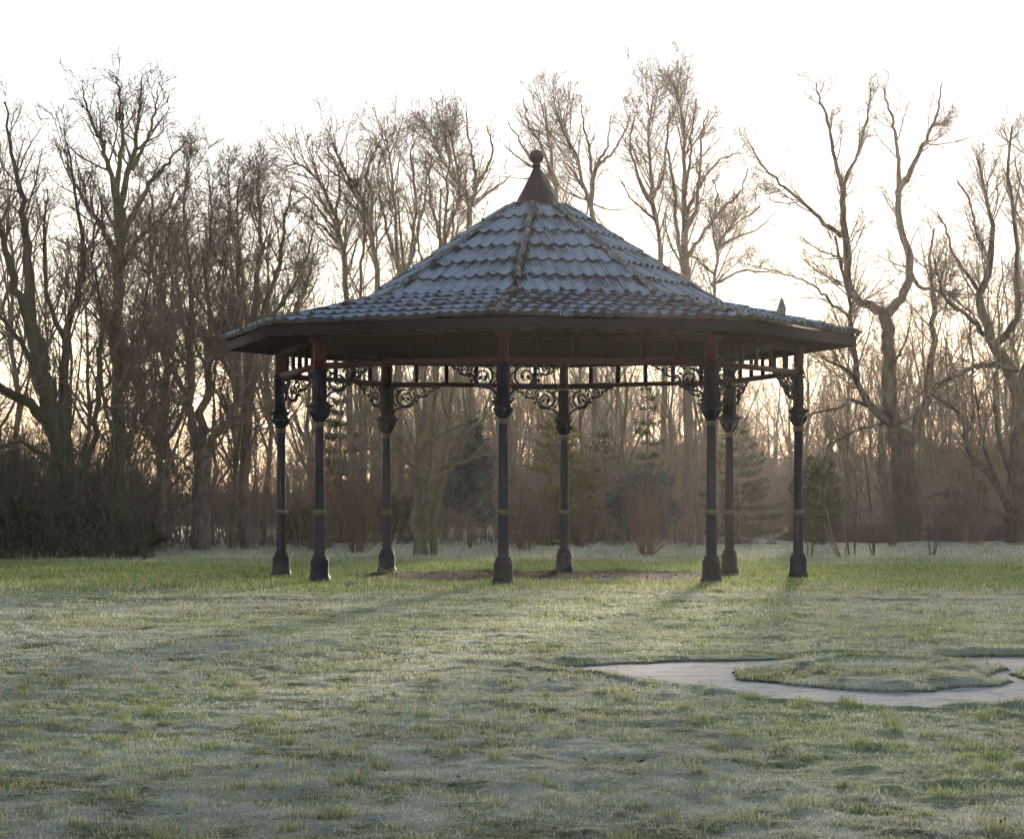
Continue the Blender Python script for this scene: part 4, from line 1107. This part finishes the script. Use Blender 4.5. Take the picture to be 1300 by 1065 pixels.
bushy('conifer', 'bluish grey conifer on a short trunk left of the nearest column', 597, 698, 530, 50, 6, M['needle_blue'], 3200, cat='tree', peak=.65, stem=.14)
bushy('evergreen_bush', 'rounded grey green evergreen bush left of the right hand columns', 820, 699, 590, 62, 7, M['needle_blue'], 3400, peak=.3, stem=.03)
bushy('evergreen_bush', 'dark bushy conifer beside the rightmost column', 1036, 697, 574, 52, 8, M['needle'], 2300, peak=.45, stem=.02)
bushy('evergreen_bush', 'dark evergreen bush at the left edge of the wood', 8, 712, 622, 60, 9, M['holly'], 2600, stem=.0, size=.16)
bushy('evergreen_bush', 'dark evergreen bush under the leaning tree on the left', 106, 711, 612, 52, 10, M['holly'], 2600, stem=.0, size=.16)
bushy('evergreen_bush', 'small holly bush at the foot of the tallest tree on the left', 172, 710, 655, 34, 11, M['holly'], 2200, stem=.0, size=.15)
bushy('evergreen_bush', 'low dark evergreen left of the second column', 385, 697, 628, 28, 12, M['holly'], 1200, stem=.0, size=.16)
bushy('evergreen_bush', 'low dark evergreen between the third column and the three stemmed tree', 505, 694, 620, 38, 13, M['holly'], 1500, stem=.0, size=.16)
bushy('evergreen_bush', 'faint green bush at the foot of the tree on the right edge', 1225, 690, 590, 45, 14, M['needle'], 900, stem=.05, size=.16)
bushy('evergreen_bush', 'ivy covered thicket clump just outside the left edge', -60, 716, 590, 60, 15, M['holly'], 2200, stem=.0, size=.16)
# a few yellow leaves on the short sapling
g_ = np.random.default_rng(4); c = at(1176, 668, gy(708))+g_.normal(0, .12, (14, 3))
V, f = sprays(c, g_.normal(size=(14, 3)), .08, 1, g_, .4)
sap = [o for o in bpy.data.objects if o.get('label', '').startswith('short lone sapling')][0]
link('leaves', V-np.array(sap.location), [f], M['yellow'], sap)

# ------------------------------------------------------------------ earth bank and far slope
def ridge(name, x0, x1, Y0, w, hgt, m, seed, nx_=160, ny_=26):
    u = np.linspace(x0, x1, nx_); v = np.linspace(0, 1, ny_)
    U_, V_ = np.meshgrid(u, v)
    hh = hgt*(.75+.5*fbm(U_*.09, U_*0+seed, 3, seed))
    e = sstep(x0, x0+(x1-x0)*.1, U_)*(1-sstep(x1-(x1-x0)*.1, x1, U_))
    Z = hh*np.sin(np.pi*V_)**.7*e*(1 if hgt < 3 else .45+.55*sstep(-30, 15, U_))+(fbm(U_*1.3, V_*w*1.3, 4, seed+1)-.5)*hgt*.22-.12
    i, j = np.meshgrid(np.arange(ny_-1), np.arange(nx_-1), indexing='ij'); q = (i*nx_+j).ravel()
    o = link(name, np.stack([U_, Y0+V_*w+(fbm(U_*.2, U_*0, 2, seed)-.5)*1.5, Z], -1), [np.stack([q, q+1, q+1+nx_, q+nx_], 1)], m, smooth=True); tag(o, kind='structure')
ridge('earth_bank', 11, 42, 119, 7, .95, M['bank'], 3)
ridge('hill', -190, 230, 250, 160, 8.5, M['hill'], 9, 200, 40)

# ------------------------------------------------------------------ air
mb = MB(); mb.box((10, 190, 11.6), (560, 600, 27.0))
hz = mb.build('haze', None); 
mh = bpy.data.materials.new('haze'); mh.use_nodes = True; nt = mh.node_tree; nt.nodes.clear()
out = nt.nodes.new('ShaderNodeOutputMaterial'); pvn = nt.nodes.new('ShaderNodeVolumePrincipled')
pvn.inputs['Color'].default_value = (.95, .93, .91, 1); pvn.inputs['Density'].default_value = .000095; pvn.inputs['Anisotropy'].default_value = .76
nt.links.new(pvn.outputs[0], out.inputs['Volume']); hz.data.materials.append(mh)
tag(hz, 'thin morning haze over the park', 'haze', kind='stuff')

# ------------------------------------------------------------------ light
AZ = math.atan((1085-650)/F); EL = R_(5.7)
S = np.array([math.sin(AZ)*math.cos(EL), math.cos(AZ)*math.cos(EL), math.sin(EL)])
sd = bpy.data.lights.new('sun', 'SUN'); sd.energy = 5.0; sd.angle = R_(2.2); sd.color = (1, .82, .64)
so_ = bpy.data.objects.new('sun', sd); COL.objects.link(so_)
from mathutils import Vector
so_.rotation_euler = Vector(tuple(S)).to_track_quat('Z', 'Y').to_euler()
w = bpy.data.worlds.new('World'); sc.world = w; w.use_nodes = True; nt = w.node_tree
bg = nt.nodes['Background']; sky = nt.nodes.new('ShaderNodeTexSky'); sky.sky_type = 'NISHITA'; sky.sun_disc = False
sky.sun_elevation = EL; sky.sun_rotation = AZ; sky.air_density = 1.0; sky.dust_density = 0.04; sky.ozone_density = 1.0; sky.altitude = 50
tn = nt.nodes.new('ShaderNodeMix'); tn.data_type = 'RGBA'; tn.blend_type = 'MULTIPLY'; tn.inputs[0].default_value = 1
hs = nt.nodes.new('ShaderNodeHueSaturation'); hs.inputs['Saturation'].default_value = .7; nt.links.new(sky.outputs[0], hs.inputs['Color'])
nt.links.new(hs.outputs[0], tn.inputs[6]); tn.inputs[7].default_value = (1.08, .955, 1.02, 1); nt.links.new(tn.outputs[2], bg.inputs['Color']); bg.inputs['Strength'].default_value = .118

# ------------------------------------------------------------------ camera
cd = bpy.data.cameras.new('camera'); cam = bpy.data.objects.new('camera', cd); COL.objects.link(cam)
cam.location = (0, 0, H); cam.rotation_euler = (R_(90), 0, 0)
cd.sensor_width = 36; cd.lens = 36*F/1300; cd.shift_y = (HOR-532.5)/1300; cd.clip_end = 3000; cd.clip_start = .1
sc.camera = cam
sc.view_settings.view_transform = 'Standard'; sc.view_settings.look = 'None'; sc.view_settings.gamma = 1
sc.view_settings.exposure = 1.12
cy = sc.cycles
cy.max_bounces = 6; cy.diffuse_bounces = 3; cy.glossy_bounces = 2; cy.transmission_bounces = 3; cy.volume_bounces = 1; cy.transparent_max_bounces = 4
cy.use_denoising = True; cy.use_adaptive_sampling = True; cy.adaptive_threshold = .01
